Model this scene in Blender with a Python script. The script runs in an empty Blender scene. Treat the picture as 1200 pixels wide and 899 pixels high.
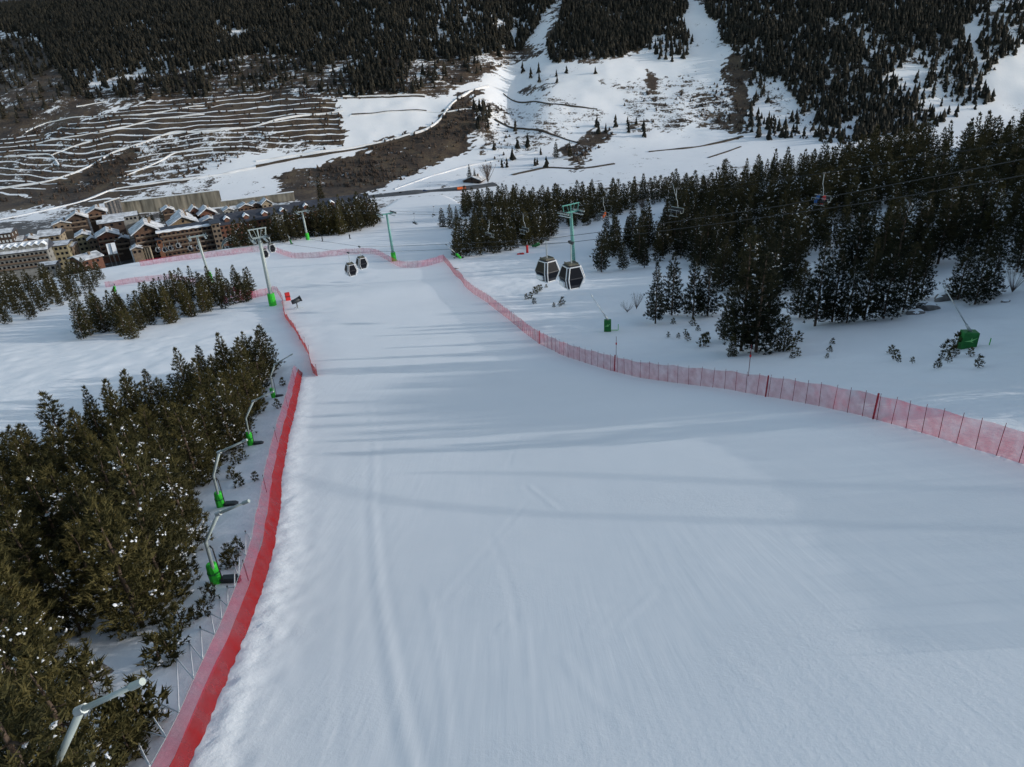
import bpy, math, random
import numpy as np
from mathutils import Vector, Matrix

S = bpy.context.scene
COL = S.collection
R = math.radians
rng = np.random.default_rng(7)
random.seed(7)

# ------------------------------------------------------------------ camera, sky, sun, exposure
PITCH, ROLL, FOC = R(26.0), R(3.7), 800.0           # FOC in pixels of a 1200 wide frame
cp, sp, cr, sr = math.cos(PITCH), math.sin(PITCH), math.cos(ROLL), math.sin(ROLL)
FW = np.array([0, cp, -sp]); R0 = np.array([1., 0, 0]); U0 = np.array([0, sp, cp])
RT = cr*R0 - sr*U0; UP = sr*R0 + cr*U0
cam_d = bpy.data.cameras.new('camera'); cam = bpy.data.objects.new('camera', cam_d); COL.objects.link(cam)
cam_d.sensor_width = 36.0; cam_d.lens = FOC/1200*36; cam_d.clip_end = 20000; cam_d.clip_start = 0.1
cam.matrix_world = Matrix(((RT[0], UP[0], -FW[0], 0), (RT[1], UP[1], -FW[1], 0), (RT[2], UP[2], -FW[2], 0), (0, 0, 0, 1)))
S.camera = cam

SUN_EL, SUN_DIR = R(13.5), np.array([1.0, -0.10])
SUN_DIR = SUN_DIR/np.linalg.norm(SUN_DIR)
sunv = Vector((SUN_DIR[0]*math.cos(SUN_EL), SUN_DIR[1]*math.cos(SUN_EL), math.sin(SUN_EL)))
w = bpy.data.worlds.new('World'); S.world = w; w.use_nodes = True
nt = w.node_tree; bg = nt.nodes['Background']
sky = nt.nodes.new('ShaderNodeTexSky'); sky.sky_type = 'NISHITA'; sky.sun_disc = False
sky.sun_elevation = SUN_EL; sky.sun_rotation = math.atan2(SUN_DIR[0], SUN_DIR[1])
sky.altitude = 1700; sky.air_density = 1.0; sky.dust_density = 2.5; sky.ozone_density = 1.0
wb = nt.nodes.new('ShaderNodeMix'); wb.data_type = 'RGBA'; wb.blend_type = 'MULTIPLY'; wb.inputs[0].default_value = 1.0
wb.inputs[7].default_value = (1.12, 1.0, .83, 1)              # the camera's white balance
nt.links.new(sky.outputs[0], wb.inputs[6]); nt.links.new(wb.outputs[2], bg.inputs[0]); bg.inputs[1].default_value = 0.15
sd = bpy.data.lights.new('sun', 'SUN'); so = bpy.data.objects.new('sun', sd); COL.objects.link(so)
sd.energy = 1.6; sd.angle = R(0.65); sd.color = (1.0, 0.97, 0.93)
so.rotation_euler = sunv.to_track_quat('Z', 'Y').to_euler()
S.view_settings.view_transform = 'Standard'; S.view_settings.look = 'None'
S.view_settings.gamma = 1.0; S.view_settings.use_curve_mapping = False
S.view_settings.exposure = 0.86
S.cycles.max_bounces = 6; S.cycles.transparent_max_bounces = 12

# ------------------------------------------------------------------ helpers: noise, terrain, rays
def _h(ix, iy, s):
    n = (ix.astype(np.int64)*374761393 + iy.astype(np.int64)*668265263 + s*982451653) & 0x7fffffff
    n = ((n ^ (n >> 13))*1274126177) & 0x7fffffff
    return ((n ^ (n >> 16)) & 0xffff)/65535.0
def vn(x, y, s=0):
    x = np.asarray(x, float); y = np.asarray(y, float)
    ix = np.floor(x); iy = np.floor(y); fx = x-ix; fy = y-iy
    fx = fx*fx*(3-2*fx); fy = fy*fy*(3-2*fy)
    a = _h(ix, iy, s); b = _h(ix+1, iy, s); c = _h(ix, iy+1, s); d = _h(ix+1, iy+1, s)
    return (a*(1-fx)+b*fx)*(1-fy)+(c*(1-fx)+d*fx)*fy
def fbm(x, y, s=0, o=4):
    t = 0; a = .5
    for k in range(o):
        t = t + a*(vn(x*2**k, y*2**k, s+k*17)-.5); a *= .5
    return t
def ss(a, b, x):
    t = np.clip((x-a)/(b-a), 0, 1); return t*t*(3-2*t)
def softplus(x, k): return k*np.logaddexp(0, np.asarray(x)/k)

_PY = [-80, -30, 0, 11, 21, 31, 49, 62, 88, 125, 165, 205, 280, 360, 440, 600]
_PZ = [18, -1.5, -11.6, -15.8, -19.5, -22.8, -27.9, -31.1, -36.4, -43.0, -49.4, -54.6, -62.6, -68.2, -74, -82]
_dense = np.linspace(-80, 600, 1361)
_dz = np.interp(_dense, _PY, _PZ)
_k = np.ones(25)/25
for _i in range(2):
    _dz = np.convolve(np.pad(_dz, 12, mode='reflect', reflect_type='odd'), _k, mode='valid')
_EA = [-2, -.75, -.55, -.35, -.2, -.14, -.08, -.05, 0, .3, .6, .9, 1.2, 3]
_EY = [170, 190, 225, 255, 300, 385, 385, 330, 315, 290, 262, 240, 230, 220]
def edgeY(x, Y):
    return np.interp(np.asarray(x)/np.maximum(Y, 5), _EA, _EY)
def height(x, Y):
    x = np.asarray(x, float); Y = np.asarray(Y, float)
    z = np.interp(Y, _dense, _dz)
    z = z + .17*softplus(x-62, 14) * ss(60, 130, Y)*(1-ss(1e3, 2e3, x)) + .20*softplus(x-48, 8)*(1-ss(60, 130, Y))
    z = z - 1.5*ss(-15, -30, x + .16*(Y-30))*(1-ss(70, 100, Y))                 # bank below the left net
    z = z + .25*fbm(x/44, Y/44, 3, 2) + .9*np.exp(-((Y-150-.25*x)/11)**2)*ss(-70, -30, x)*(1-ss(0, 30, x))
    z = z + .35*fbm(x/6, Y/6, 9, 3)*np.clip(ss(24, 34, x-.06*np.maximum(Y-60, 0))+ss(14, 20, -(x+.1*Y)), 0, 1)
    z = z + .055*(softplus(x+5, 3)-softplus(x-45, 3))*(1-ss(42, 78, Y))*ss(-30, 0, Y)
    zv = -100 + .03*np.clip(x, 0, 300) + 1.5*fbm(x/60, Y/60, 21, 3)
    e = edgeY(x, Y)
    t = ss(0, 1, (Y-e)/105.0)
    z = z*(1-t) + zv*t
    # far mountainside
    h = .06*(Y-575) + .47*softplus(Y-640-18*np.sin(x/170.), 18)
    h = h + 26*fbm(x/230, Y/230, 31, 3)*ss(640, 760, Y) + 9*fbm(x/60, Y/60, 33, 4)*ss(620, 700, Y)
    xg = 10+.10*(Y-650)
    h = h - 12*np.exp(-((x-xg)/22)**2)*ss(640, 760, Y) + 26*ss(150, 420, x)*ss(640, 800, Y)
    cap = 300 + .9*softplus(x+690, 60)
    h = np.where(h > 0, cap*(1-np.exp(-np.maximum(h, 0)/cap)), h)*ss(560, 600, Y)
    z = z + h
    return z
def project(x, y, z):
    p = np.stack([np.asarray(x, float), np.asarray(y, float), np.asarray(z, float)], -1)
    d = np.maximum(p@FW, .1)
    return 600+FOC*(p@RT)/d, 449.5-FOC*(p@UP)/d, d
def raydir(px, py):
    d = FW*FOC + RT*(px-600) + UP*(449.5-py)
    return d/d[1]                                        # unit forward (world Y) component
def P(px, py, Y): return Vector((raydir(px, py)*Y).tolist())
_TS = np.concatenate([np.arange(2, 120, .25), np.arange(120, 1500, 1.0)])
def G(px, py):
    d = raydir(px, py)
    q = d[None, :]*_TS[:, None]
    f = q[:, 2]-height(q[:, 0], q[:, 1])
    i = int(np.argmax(f < 0))
    if f[i] >= 0 or i == 0: return Vector((d*600).tolist())
    a, b = _TS[i-1], _TS[i]
    for _ in range(14):
        m = (a+b)/2; q = d*m
        if q[2] > height(q[0], q[1]): a = m
        else: b = m
    q = d*b
    return Vector(q.tolist())
def ground(x, y): return Vector((x, y, float(height(x, y))))
def inpoly(px, py, poly):
    px = np.asarray(px); py = np.asarray(py); c = np.zeros(px.shape, bool); n = len(poly)
    for i in range(n):
        x1, y1 = poly[i]; x2, y2 = poly[(i+1) % n]
        if y1 == y2: continue
        c ^= ((y1 > py) != (y2 > py)) & (px < (x2-x1)*(py-y1)/(y2-y1)+x1)
    return c
def polydist(x, y, pts):
    d = np.full(np.shape(x), 1e9); side = np.zeros(np.shape(x))
    for (ax, ay), (bx, by) in zip(pts[:-1], pts[1:]):
        vx, vy = bx-ax, by-ay; L = vx*vx+vy*vy+1e-9
        t = np.clip(((x-ax)*vx+(y-ay)*vy)/L, 0, 1)
        dd = np.hypot(x-ax-t*vx, y-ay-t*vy)
        s = vx*(y-ay)-vy*(x-ax)
        m = dd < d; d = np.where(m, dd, d); side = np.where(m, s, side)
    return d, side

# ------------------------------------------------------------------ helpers: materials
def mat(name, col, rough=.7, metal=0., var=0., scale=4., spec=.3, coord='Object'):
    m = bpy.data.materials.new(name); m.use_nodes = True
    b = m.node_tree.nodes['Principled BSDF']
    b.inputs['Roughness'].default_value = rough; b.inputs['Metallic'].default_value = metal
    b.inputs['Specular IOR Level'].default_value = spec
    if var <= 0:
        b.inputs['Base Color'].default_value = (*col, 1)
    else:
        n, l = m.node_tree.nodes, m.node_tree.links
        tc = n.new('ShaderNodeTexCoord'); t = n.new('ShaderNodeTexNoise'); r = n.new('ShaderNodeValToRGB')
        t.inputs['Scale'].default_value = scale; t.inputs['Detail'].default_value = 6
        l.new(tc.outputs[coord], t.inputs['Vector']); l.new(t.outputs['Fac'], r.inputs[0])
        r.color_ramp.elements[0].position = .3; r.color_ramp.elements[1].position = .7
        r.color_ramp.elements[0].color = (*[c*(1-var) for c in col], 1)
        r.color_ramp.elements[1].color = (*[min(1, c*(1+var)) for c in col], 1)
        l.new(r.outputs[0], b.inputs['Base Color'])
    return m
def net_mat(name, col, dens, cell=.0):
    m = bpy.data.materials.new(name); m.use_nodes = True
    n, l = m.node_tree.nodes, m.node_tree.links
    for q in list(n): n.remove(q)
    o = n.new('ShaderNodeOutputMaterial'); mx = n.new('ShaderNodeMixShader'); tr = n.new('ShaderNodeBsdfTransparent')
    d = n.new('ShaderNodeBsdfDiffuse'); d.inputs[0].default_value = (*col, 1)
    tl = n.new('ShaderNodeBsdfTranslucent'); tl.inputs[0].default_value = (*col, 1)
    a = n.new('ShaderNodeMixShader'); a.inputs[0].default_value = .35
    l.new(d.outputs[0], a.inputs[1]); l.new(tl.outputs[0], a.inputs[2])
    tc = n.new('ShaderNodeTexCoord'); t = n.new('ShaderNodeTexNoise'); t.inputs['Scale'].default_value = 1.3; t.inputs['Detail'].default_value = 5
    mr = n.new('ShaderNodeMapRange'); mr.inputs['From Min'].default_value = .3; mr.inputs['From Max'].default_value = .7
    mr.inputs['To Min'].default_value = dens-.15; mr.inputs['To Max'].default_value = min(.99, dens+.13)
    l.new(tc.outputs['Object'], t.inputs['Vector']); l.new(t.outputs['Fac'], mr.inputs['Value'])
    l.new(mr.outputs[0], mx.inputs[0]); l.new(tr.outputs[0], mx.inputs[1]); l.new(a.outputs[0], mx.inputs[2])
    l.new(mx.outputs[0], o.inputs[0])
    return m
M = {}
def streak(m, sc):
    n, l = m.node_tree.nodes, m.node_tree.links
    t = next(q for q in n if q.type == 'TEX_NOISE'); tc = next(q for q in n if q.type == 'TEX_COORD')
    mp = n.new('ShaderNodeMapping'); mp.inputs['Scale'].default_value = sc; l.new(tc.outputs['Object'], mp.inputs[0]); l.new(mp.outputs[0], t.inputs['Vector'])
M['green_pad'] = mat('green_pad', (.03, .42, .03), .55, var=.15, scale=2)
M['dark_green_pad'] = mat('dark_green_pad', (.015, .14, .03), .6, var=.2, scale=2)
M['teal'] = mat('teal_paint', (.10, .30, .26), .45, .2, var=.15, scale=.7)
M['grey_green'] = mat('grey_green_paint', (.32, .37, .36), .5, .2, var=.12, scale=.7)
M['steel'] = mat('galvanised_steel', (.42, .46, .47), .45, .5, var=.15, scale=2)
M['dark_steel'] = mat('dark_steel', (.05, .055, .06), .5, .4)
M['cable'] = mat('cable_steel', (.02, .021, .023), .6, .0)
M['rubber'] = mat('black_rubber', (.02, .02, .022), .7)
M['white_paint'] = mat('white_paint', (.72, .73, .74), .4, var=.05)
M['glass'] = mat('dark_glass', (.010, .011, .015), .3, spec=.08)
M['cabin_dark'] = mat('cabin_dark', (.035, .035, .04), .45, var=.2)
M['rope'] = mat('white_rope', (.7, .72, .74), .8)
M['post_red'] = mat('red_post', (.14, .014, .025), .5)
M['red_fabric'] = mat('red_fabric', (.55, .03, .03), .7, var=.15)
M['orange_fabric'] = mat('orange_fabric', (.75, .14, .03), .7, var=.1)
M['blue_fabric'] = mat('blue_fabric', (.03, .10, .28), .7, var=.15)
M['black_fabric'] = mat('black_fabric', (.02, .02, .025), .8)
M['skin'] = mat('skin', (.5, .3, .22), .6)
M['snow'] = mat('snow_cap', (.80, .83, .87), .7, var=.05, scale=.6)
M['bark'] = mat('bark', (.085, .06, .045), .9, var=.3, scale=3)
M['twig'] = mat('bare_twig', (.11, .085, .075), .9, var=.3, scale=3)
M['stone'] = mat('pale_stone', (.21, .185, .145), .9, var=.6, scale=.35)
streak(M['stone'], (1., 1., .12))
M['patchy_snow'] = mat('patchy_roof_snow', (.52, .54, .57), .8, var=.5, scale=.35)
M['rock'] = mat('rock', (.16, .15, .145), .9, var=.35, scale=1.2)
M['net_red'] = net_mat('net_red', (.34, .020, .022), .82)
M['net_pink'] = net_mat('net_pink', (.50, .09, .15), .36)
M['net_fine'] = net_mat('net_fine', (.42, .035, .07), .44)
M['net_far'] = net_mat('net_far', (.50, .06, .12), .38)

# ------------------------------------------------------------------ helpers: mesh building
class MB:
    def __init__(s): s.v = []; s.f = []; s.m = []
    def quad(s, a, b, c, d, m=0):
        i = len(s.v); s.v += [tuple(a), tuple(b), tuple(c), tuple(d)]; s.f.append((i, i+1, i+2, i+3)); s.m.append(m)
    def poly(s, pts, m=0):
        i = len(s.v); s.v += [tuple(p) for p in pts]; s.f.append(tuple(range(i, i+len(pts)))); s.m.append(m)
    def box(s, x0, x1, y0, y1, z0, z1, m=0, mat4=None):
        i = len(s.v)
        vs = [(x, y, z) for z in (z0, z1) for y in (y0, y1) for x in (x0, x1)]
        if mat4 is not None: vs = [tuple(mat4 @ Vector(q)) for q in vs]
        s.v += vs
        for f in ((0, 2, 3, 1), (4, 5, 7, 6), (0, 1, 5, 4), (2, 6, 7, 3), (0, 4, 6, 2), (1, 3, 7, 5)):
            s.f.append(tuple(i+k for k in f)); s.m.append(m)
    def prism(s, pts2, y0, y1, m=0):                       # polygon in (x,z) extruded along y
        n = len(pts2); i = len(s.v)
        s.v += [(p[0], y0, p[1]) for p in pts2] + [(p[0], y1, p[1]) for p in pts2]
        s.f.append(tuple(i+k for k in range(n))); s.f.append(tuple(i+n+k for k in reversed(range(n)))); s.m += [m, m]
        for k in range(n):
            q = (k+1) % n; s.f.append((i+k, i+n+k, i+n+q, i+q)); s.m.append(m)
    def tube(s, pts, r, n=8, m=0, cap=True):
        pts = [Vector(p) for p in pts]; rs = r if isinstance(r, (list, tuple)) else [r]*len(pts)
        i0 = len(s.v); up = Vector((0, 0, 1)); prev = None
        for k, p in enumerate(pts):
            t = (pts[min(k+1, len(pts)-1)]-pts[max(k-1, 0)]).normalized()
            if prev is None:
                a = t.cross(up if abs(t.z) < .95 else Vector((1, 0, 0))).normalized()
            else:
                a = (prev - t*prev.dot(t)).normalized()
            prev = a; b = t.cross(a)
            for j in range(n):
                an = 2*math.pi*j/n
                s.v.append(tuple(p + (a*math.cos(an)+b*math.sin(an))*rs[k]))
        for k in range(len(pts)-1):
            for j in range(n):
                q = (j+1) % n
                s.f.append((i0+k*n+j, i0+k*n+q, i0+(k+1)*n+q, i0+(k+1)*n+j)); s.m.append(m)
        if cap:
            s.f.append(tuple(i0+j for j in reversed(range(n)))); s.m.append(m)
            e = i0+(len(pts)-1)*n; s.f.append(tuple(e+j for j in range(n))); s.m.append(m)
    def build(s, name, mats, parent=None, smooth=False, bevel=0.):
        me = bpy.data.meshes.new(name); me.from_pydata(s.v, [], s.f)
        mats = mats if isinstance(mats, (list, tuple)) else [mats]
        for q in mats: me.materials.append(q)
        me.polygons.foreach_set('material_index', s.m)
        if smooth: me.polygons.foreach_set('use_smooth', [True]*len(s.f))
        me.update()
        o = bpy.data.objects.new(name, me); COL.objects.link(o)
        if parent is not None: o.parent = parent
        if bevel > 0:
            b = o.modifiers.new('edge', 'BEVEL'); b.width = bevel; b.segments = 2; b.limit_method = 'ANGLE'
        return o
def raw_mesh(name, V, T, mats, cols=None, midx=None, smooth=False):
    me = bpy.data.meshes.new(name); n = len(T); k = T.shape[1]
    me.vertices.add(len(V)); me.vertices.foreach_set('co', np.ascontiguousarray(V, np.float32).ravel())
    me.loops.add(n*k); me.loops.foreach_set('vertex_index', np.ascontiguousarray(T, np.int32).ravel())
    me.polygons.add(n); me.polygons.foreach_set('loop_start', np.arange(0, n*k, k, dtype=np.int32))
    try: me.polygons.foreach_set('loop_total', np.full(n, k, dtype=np.int32))
    except Exception: pass
    for q in mats: me.materials.append(q)
    if midx is not None: me.polygons.foreach_set('material_index', np.ascontiguousarray(midx, np.int32))
    if smooth: me.polygons.foreach_set('use_smooth', np.ones(n, bool))
    me.update(calc_edges=True)
    for an, c in (cols or {}).items():
        at = me.color_attributes.new(an, 'FLOAT_COLOR', 'POINT'); at.data.foreach_set('color', np.ascontiguousarray(c, np.float32).ravel())
    me.validate()
    return me
def link(name, me, parent=None):
    o = bpy.data.objects.new(name, me); COL.objects.link(o)
    if parent is not None: o.parent = parent
    return o
def tag(o, label, cat, group=None, kind=None):
    if label: o['label'] = label
    if cat: o['category'] = cat
    if group: o['group'] = group
    if kind: o['kind'] = kind
    return o
def thing(name, label, cat, loc=(0, 0, 0), rz=0., group=None):
    o = bpy.data.objects.new(name, None); COL.objects.link(o); o.empty_display_size = .3
    o.location = loc; o.rotation_euler = (0, 0, rz)
    return tag(o, label, cat, group)
def copy_tree(o, parent=None):
    c = o.copy(); COL.objects.link(c)
    if parent is not None: c.parent = parent
    for ch in list(o.children): copy_tree(ch, c)
    return c
# ------------------------------------------------------------------ fence base lines (needed by the snow berm), traced then dropped onto the terrain
PX_NET_NEAR = [(196, 962), (228, 900), (262, 815), (299, 730), (321, 660), (331, 600), (333, 560), (341, 510), (350, 470), (356, 438)]
PX_NET_RIGHT = [(1640, 735), (1500, 672), (1400, 628), (1300, 585), (1240, 557), (1180, 538), (1100, 513), (1020, 490), (960, 476), (900, 465), (850, 456), (800, 450), (745, 442), (700, 430), (660, 417), (630, 402), (600, 378), (570, 354), (545, 336), (527, 314), (520, 306)]
PX_NET_RIBBON = [(372, 441), (367, 438), (362, 417), (346, 388), (334, 372), (331, 352)]
PX_NET_CORNER = [(331, 352), (325, 343), (312, 346), (296, 350), (262, 356)]
PX_NET_CROSS = [(520, 306), (505, 311), (490, 314), (470, 314), (455, 306), (443, 299), (430, 297), (410, 298), (375, 302), (345, 303), (332, 299), (322, 295)]
PX_NET_FAR = [(318, 295), (300, 295), (270, 299), (235, 303), (200, 307), (165, 312)]
PX_NET_BACK = [(300, 349), (240, 335), (200, 327), (160, 331), (124, 337)]
NETS = {k: [G(*p) for p in v] for k, v in dict(near=PX_NET_NEAR, right=PX_NET_RIGHT, ribbon=PX_NET_RIBBON, corner=PX_NET_CORNER, cross=PX_NET_CROSS, far=PX_NET_FAR, back=PX_NET_BACK).items()}
def xy(l): return [(p.x, p.y) for p in l]
BERM = xy(NETS['near'])
TRACKS = [([(G(*p).x, G(*p).y) for p in q], w_, a_) for q, w_, a_ in (
    ([(432, 468), (440, 520), (436, 600), (445, 700), (462, 800), (488, 930)], .16, .055), ([(412, 640), (404, 740), (398, 830), (390, 930)], .12, -.022), ([(398, 520), (370, 640), (330, 760), (285, 930)], .4, .018),
    ([(500, 690), (520, 800), (528, 900)], .12, .02), ([(352, 860), (388, 842)], .07, .04), ([(580, 740), (600, 725)], .06, .05), ([(680, 745), (730, 695)], .06, .035), ([(720, 740), (770, 690)], .08, .04),
    ([(660, 770), (690, 815), (730, 850)], .15, .018), ([(430, 475), (455, 505)], .1, .04), ([(620, 570), (655, 598)], .12, .04), ([(820, 740), (860, 780), (930, 830)], .14, .018), ([(900, 700), (925, 675)], .08, .03), ([(672, 880), (692, 870)], .06, .05), ([(1040, 640), (1200, 720)], .3, .012))]

_gt = np.random.default_rng(21)                    # old ski tracks that swing across the fall line
for _k in range(16):
    _x, _y = _gt.uniform(-6, 22), _gt.uniform(9, 40); _p = []; _a = _gt.uniform(-.5, .5); _w = _gt.uniform(-.05, .05)
    for _i in range(12): _p.append((_x, _y)); _a += _w; _x += 1.1*math.sin(_a)-.12; _y += 1.1*math.cos(_a)
    TRACKS.append((_p, .13, float(_gt.choice([-.012, .014, .010]))))

def height_fine(x, Y):
    z = height(x, Y)
    n = Y < 110
    if np.any(n):
        xs, ys = x[n], Y[n]
        d, s = polydist(xs, ys, BERM)
        right = s < 0
        k = np.where(right, np.exp(-(d/.9)**2), np.exp(-(d/.35)**2))
        lump = .25+.6*np.clip(vn(xs*2.4, ys*2.0, 5)*.5+vn(xs*4.5, ys*4.5, 6)*.6-.25, 0, 1)
        dz = k*.25*lump*np.where(ys < 85, 1, 0)
        rough = np.where(right & (d < 3.2), np.exp(-(d/1.7)**2)*.11*(vn(xs*3.2, ys*2.4, 8)-.5), 0)
        # ungroomed snow on both outer sides
        dl = np.where(~right, ss(.4, 3, d), 0)
        dz = dz + rough + dl*.28*fbm(xs/1.6, ys/1.6, 41, 3)
        # faint long ridges left by the groomer and old ski tracks on the piste
        u = xs + .16*ys
        g = np.where(right, 1, 0)*ss(2, 5, d)
        dz = dz + g*(0.003*np.sin(u*.85+2*fbm(xs/30, ys/60, 51, 2)) + 0.004*fbm(u/2.5, ys/30, 53, 3) + .006*np.clip(np.sin((u+.02*ys)/1.45)-.82, 0, 1)*4)
        for pts_, wd, am in TRACKS:
            dt, st_ = polydist(xs, ys, pts_); edge = .75+.5*vn(xs*1.5, ys*.6, 12)
            am = am*.5; dz = dz + am*np.exp(-(dt/(wd*edge))**2)*(.4+.6*vn(xs*3, ys*1.2, 14)) - .5*am*np.exp(-((dt-2.2*wd)/wd)**2)
        z[n] = z[n] + dz
    d, s = polydist(x, Y, xy(NETS['right']))
    rt = (s < 0) & (Y < 230) & (Y > 20)
    z = z + np.where(rt, ss(.5, 5, d)*(.35*fbm(x/2.6, Y/2.6, 61, 4)+.5*fbm(x/9, Y/9, 62, 3)), 0)
    return z

def cover(px, py, x, Y, z):
    """snow cover, tone, terrace strength and grooming of the ground at a place"""
    n = len(px)
    px = px + (34*fbm(x/30, Y/30, 81, 5)+10*(rng.random(n)-.5))*(Y > 560); py = py + (20*fbm(x/26, Y/22, 82, 5)+5*(rng.random(n)-.5))*(Y > 560)
    sn = np.full(n, 1.35); tone = np.zeros(n); ter = np.zeros(n)
    far = Y > 560
    e = edgeY(x, Y)
    val = (Y > e+40) & ~far
    sn[val] = .36; tone[val] = .7
    vr = val & (px > 395) ; sn[vr] = .62; tone[vr] = .2
    tongue = val & inpoly(px, py, [(440, 262), (480, 236), (530, 228), (540, 300), (440, 300)]); sn[tongue] = 1.3
    def z_(poly, a, t=0., b=0.):
        m = far & inpoly(px, py, poly); sn[m] = a; tone[m] = t; ter[m] = b
    sn[far] = .80
    z_([(-400, -300), (2000, -300), (2000, 5), (660, 5), (620, 50), (560, 100), (300, 95), (90, 118), (-400, 118)], .60)            # under the dark forest
    z_([(660, -10), (800, -10), (790, 30), (755, 55), (700, 72), (632, 72), (640, 40)], .42)
    z_([(820, -10), (1150, -10), (1110, 60), (1050, 82), (1000, 102), (960, 142), (930, 145), (872, 92), (850, 60)], .55)
    z_([(1150, -10), (1500, -10), (1500, 60), (1200, 45), (1150, 40)], .55)
    z_([(-500, 30), (50, 45), (95, 105), (130, 128), (60, 150), (-10, 175), (-500, 190)], .30)                                    # brown spur
    z_([(300, 62), (420, 68), (560, 62), (640, 52), (612, 70), (545, 98), (520, 110), (402, 112), (300, 112), (180, 120), (120, 128), (95, 108), (190, 92)], .40, 0, .18)   # scrub below the trees
    z_([(-500, 180), (10, 165), (120, 135), (200, 118), (300, 112), (402, 114), (405, 172), (300, 185), (205, 212), (100, 240), (-10, 240), (-500, 260)], .38, 0, 1.)   # terraces
    z_([(0, 180), (60, 170), (130, 165), (170, 168), (95, 200), (0, 222)], .54, 0, .8)
    z_([(403, 116), (500, 112), (511, 128), (516, 140), (470, 159), (404, 172)], 1.2)
    z_([(150, 168), (300, 152), (404, 172), (300, 196), (140, 226), (165, 190)], .66, 0, .8)
    z_([(240, 196), (300, 186), (404, 172), (470, 160), (440, 180), (330, 202), (240, 210)], 1.15)
    z_([(20, 235), (60, 218), (140, 178), (172, 168), (160, 190), (132, 222), (60, 244), (-200, 262), (-300, 240)], .16)                # bare brown slopes
    z_([(335, 205), (400, 187), (450, 166), (515, 142), (540, 110), (560, 104), (556, 140), (545, 168), (520, 190), (470, 212), (420, 232), (330, 236)], .20)
    z_([(858, 60), (866, 52), (880, 110), (877, 158), (862, 160), (830, 150), (812, 140), (850, 120), (852, 90)], .27)
    z_([(810, 125), (858, 110), (862, 155), (815, 148)], .5)
    z_([(660, 178), (690, 160), (714, 148), (720, 158), (700, 176), (680, 195), (660, 195)], .32)
    z_([(560, 120), (575, 118), (578, 160), (566, 185), (552, 150)], .50)
    z_([(720, 95), (800, 90), (850, 105), (810, 150), (740, 155), (730, 120)], .62, 0, .3)
    z_([(760, 82), (776, 84), (772, 108), (762, 106)], .3)
    z_([(570, 120), (640, 110), (720, 130), (700, 150), (620, 175), (575, 170)], .70, 0, .25)
    z_([(600, 112), (640, 95), (650, 100), (625, 112)], .45)
    z_([(880, 60), (960, 140), (1000, 100), (1100, 60), (1180, 45), (1150, 100), (1050, 150), (930, 150)], .70)
    z_([(1150, 80), (1195, 60), (1300, 50), (1300, 130), (1160, 118)], 1.25)
    # hue of the snow-free ground also wanders on its own
    fl = far & (Y < 660); sn[fl & (px < 250) & (py > 205)] = np.minimum(sn[fl & (px < 250) & (py > 205)], .6)
    return sn, tone, ter

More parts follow.
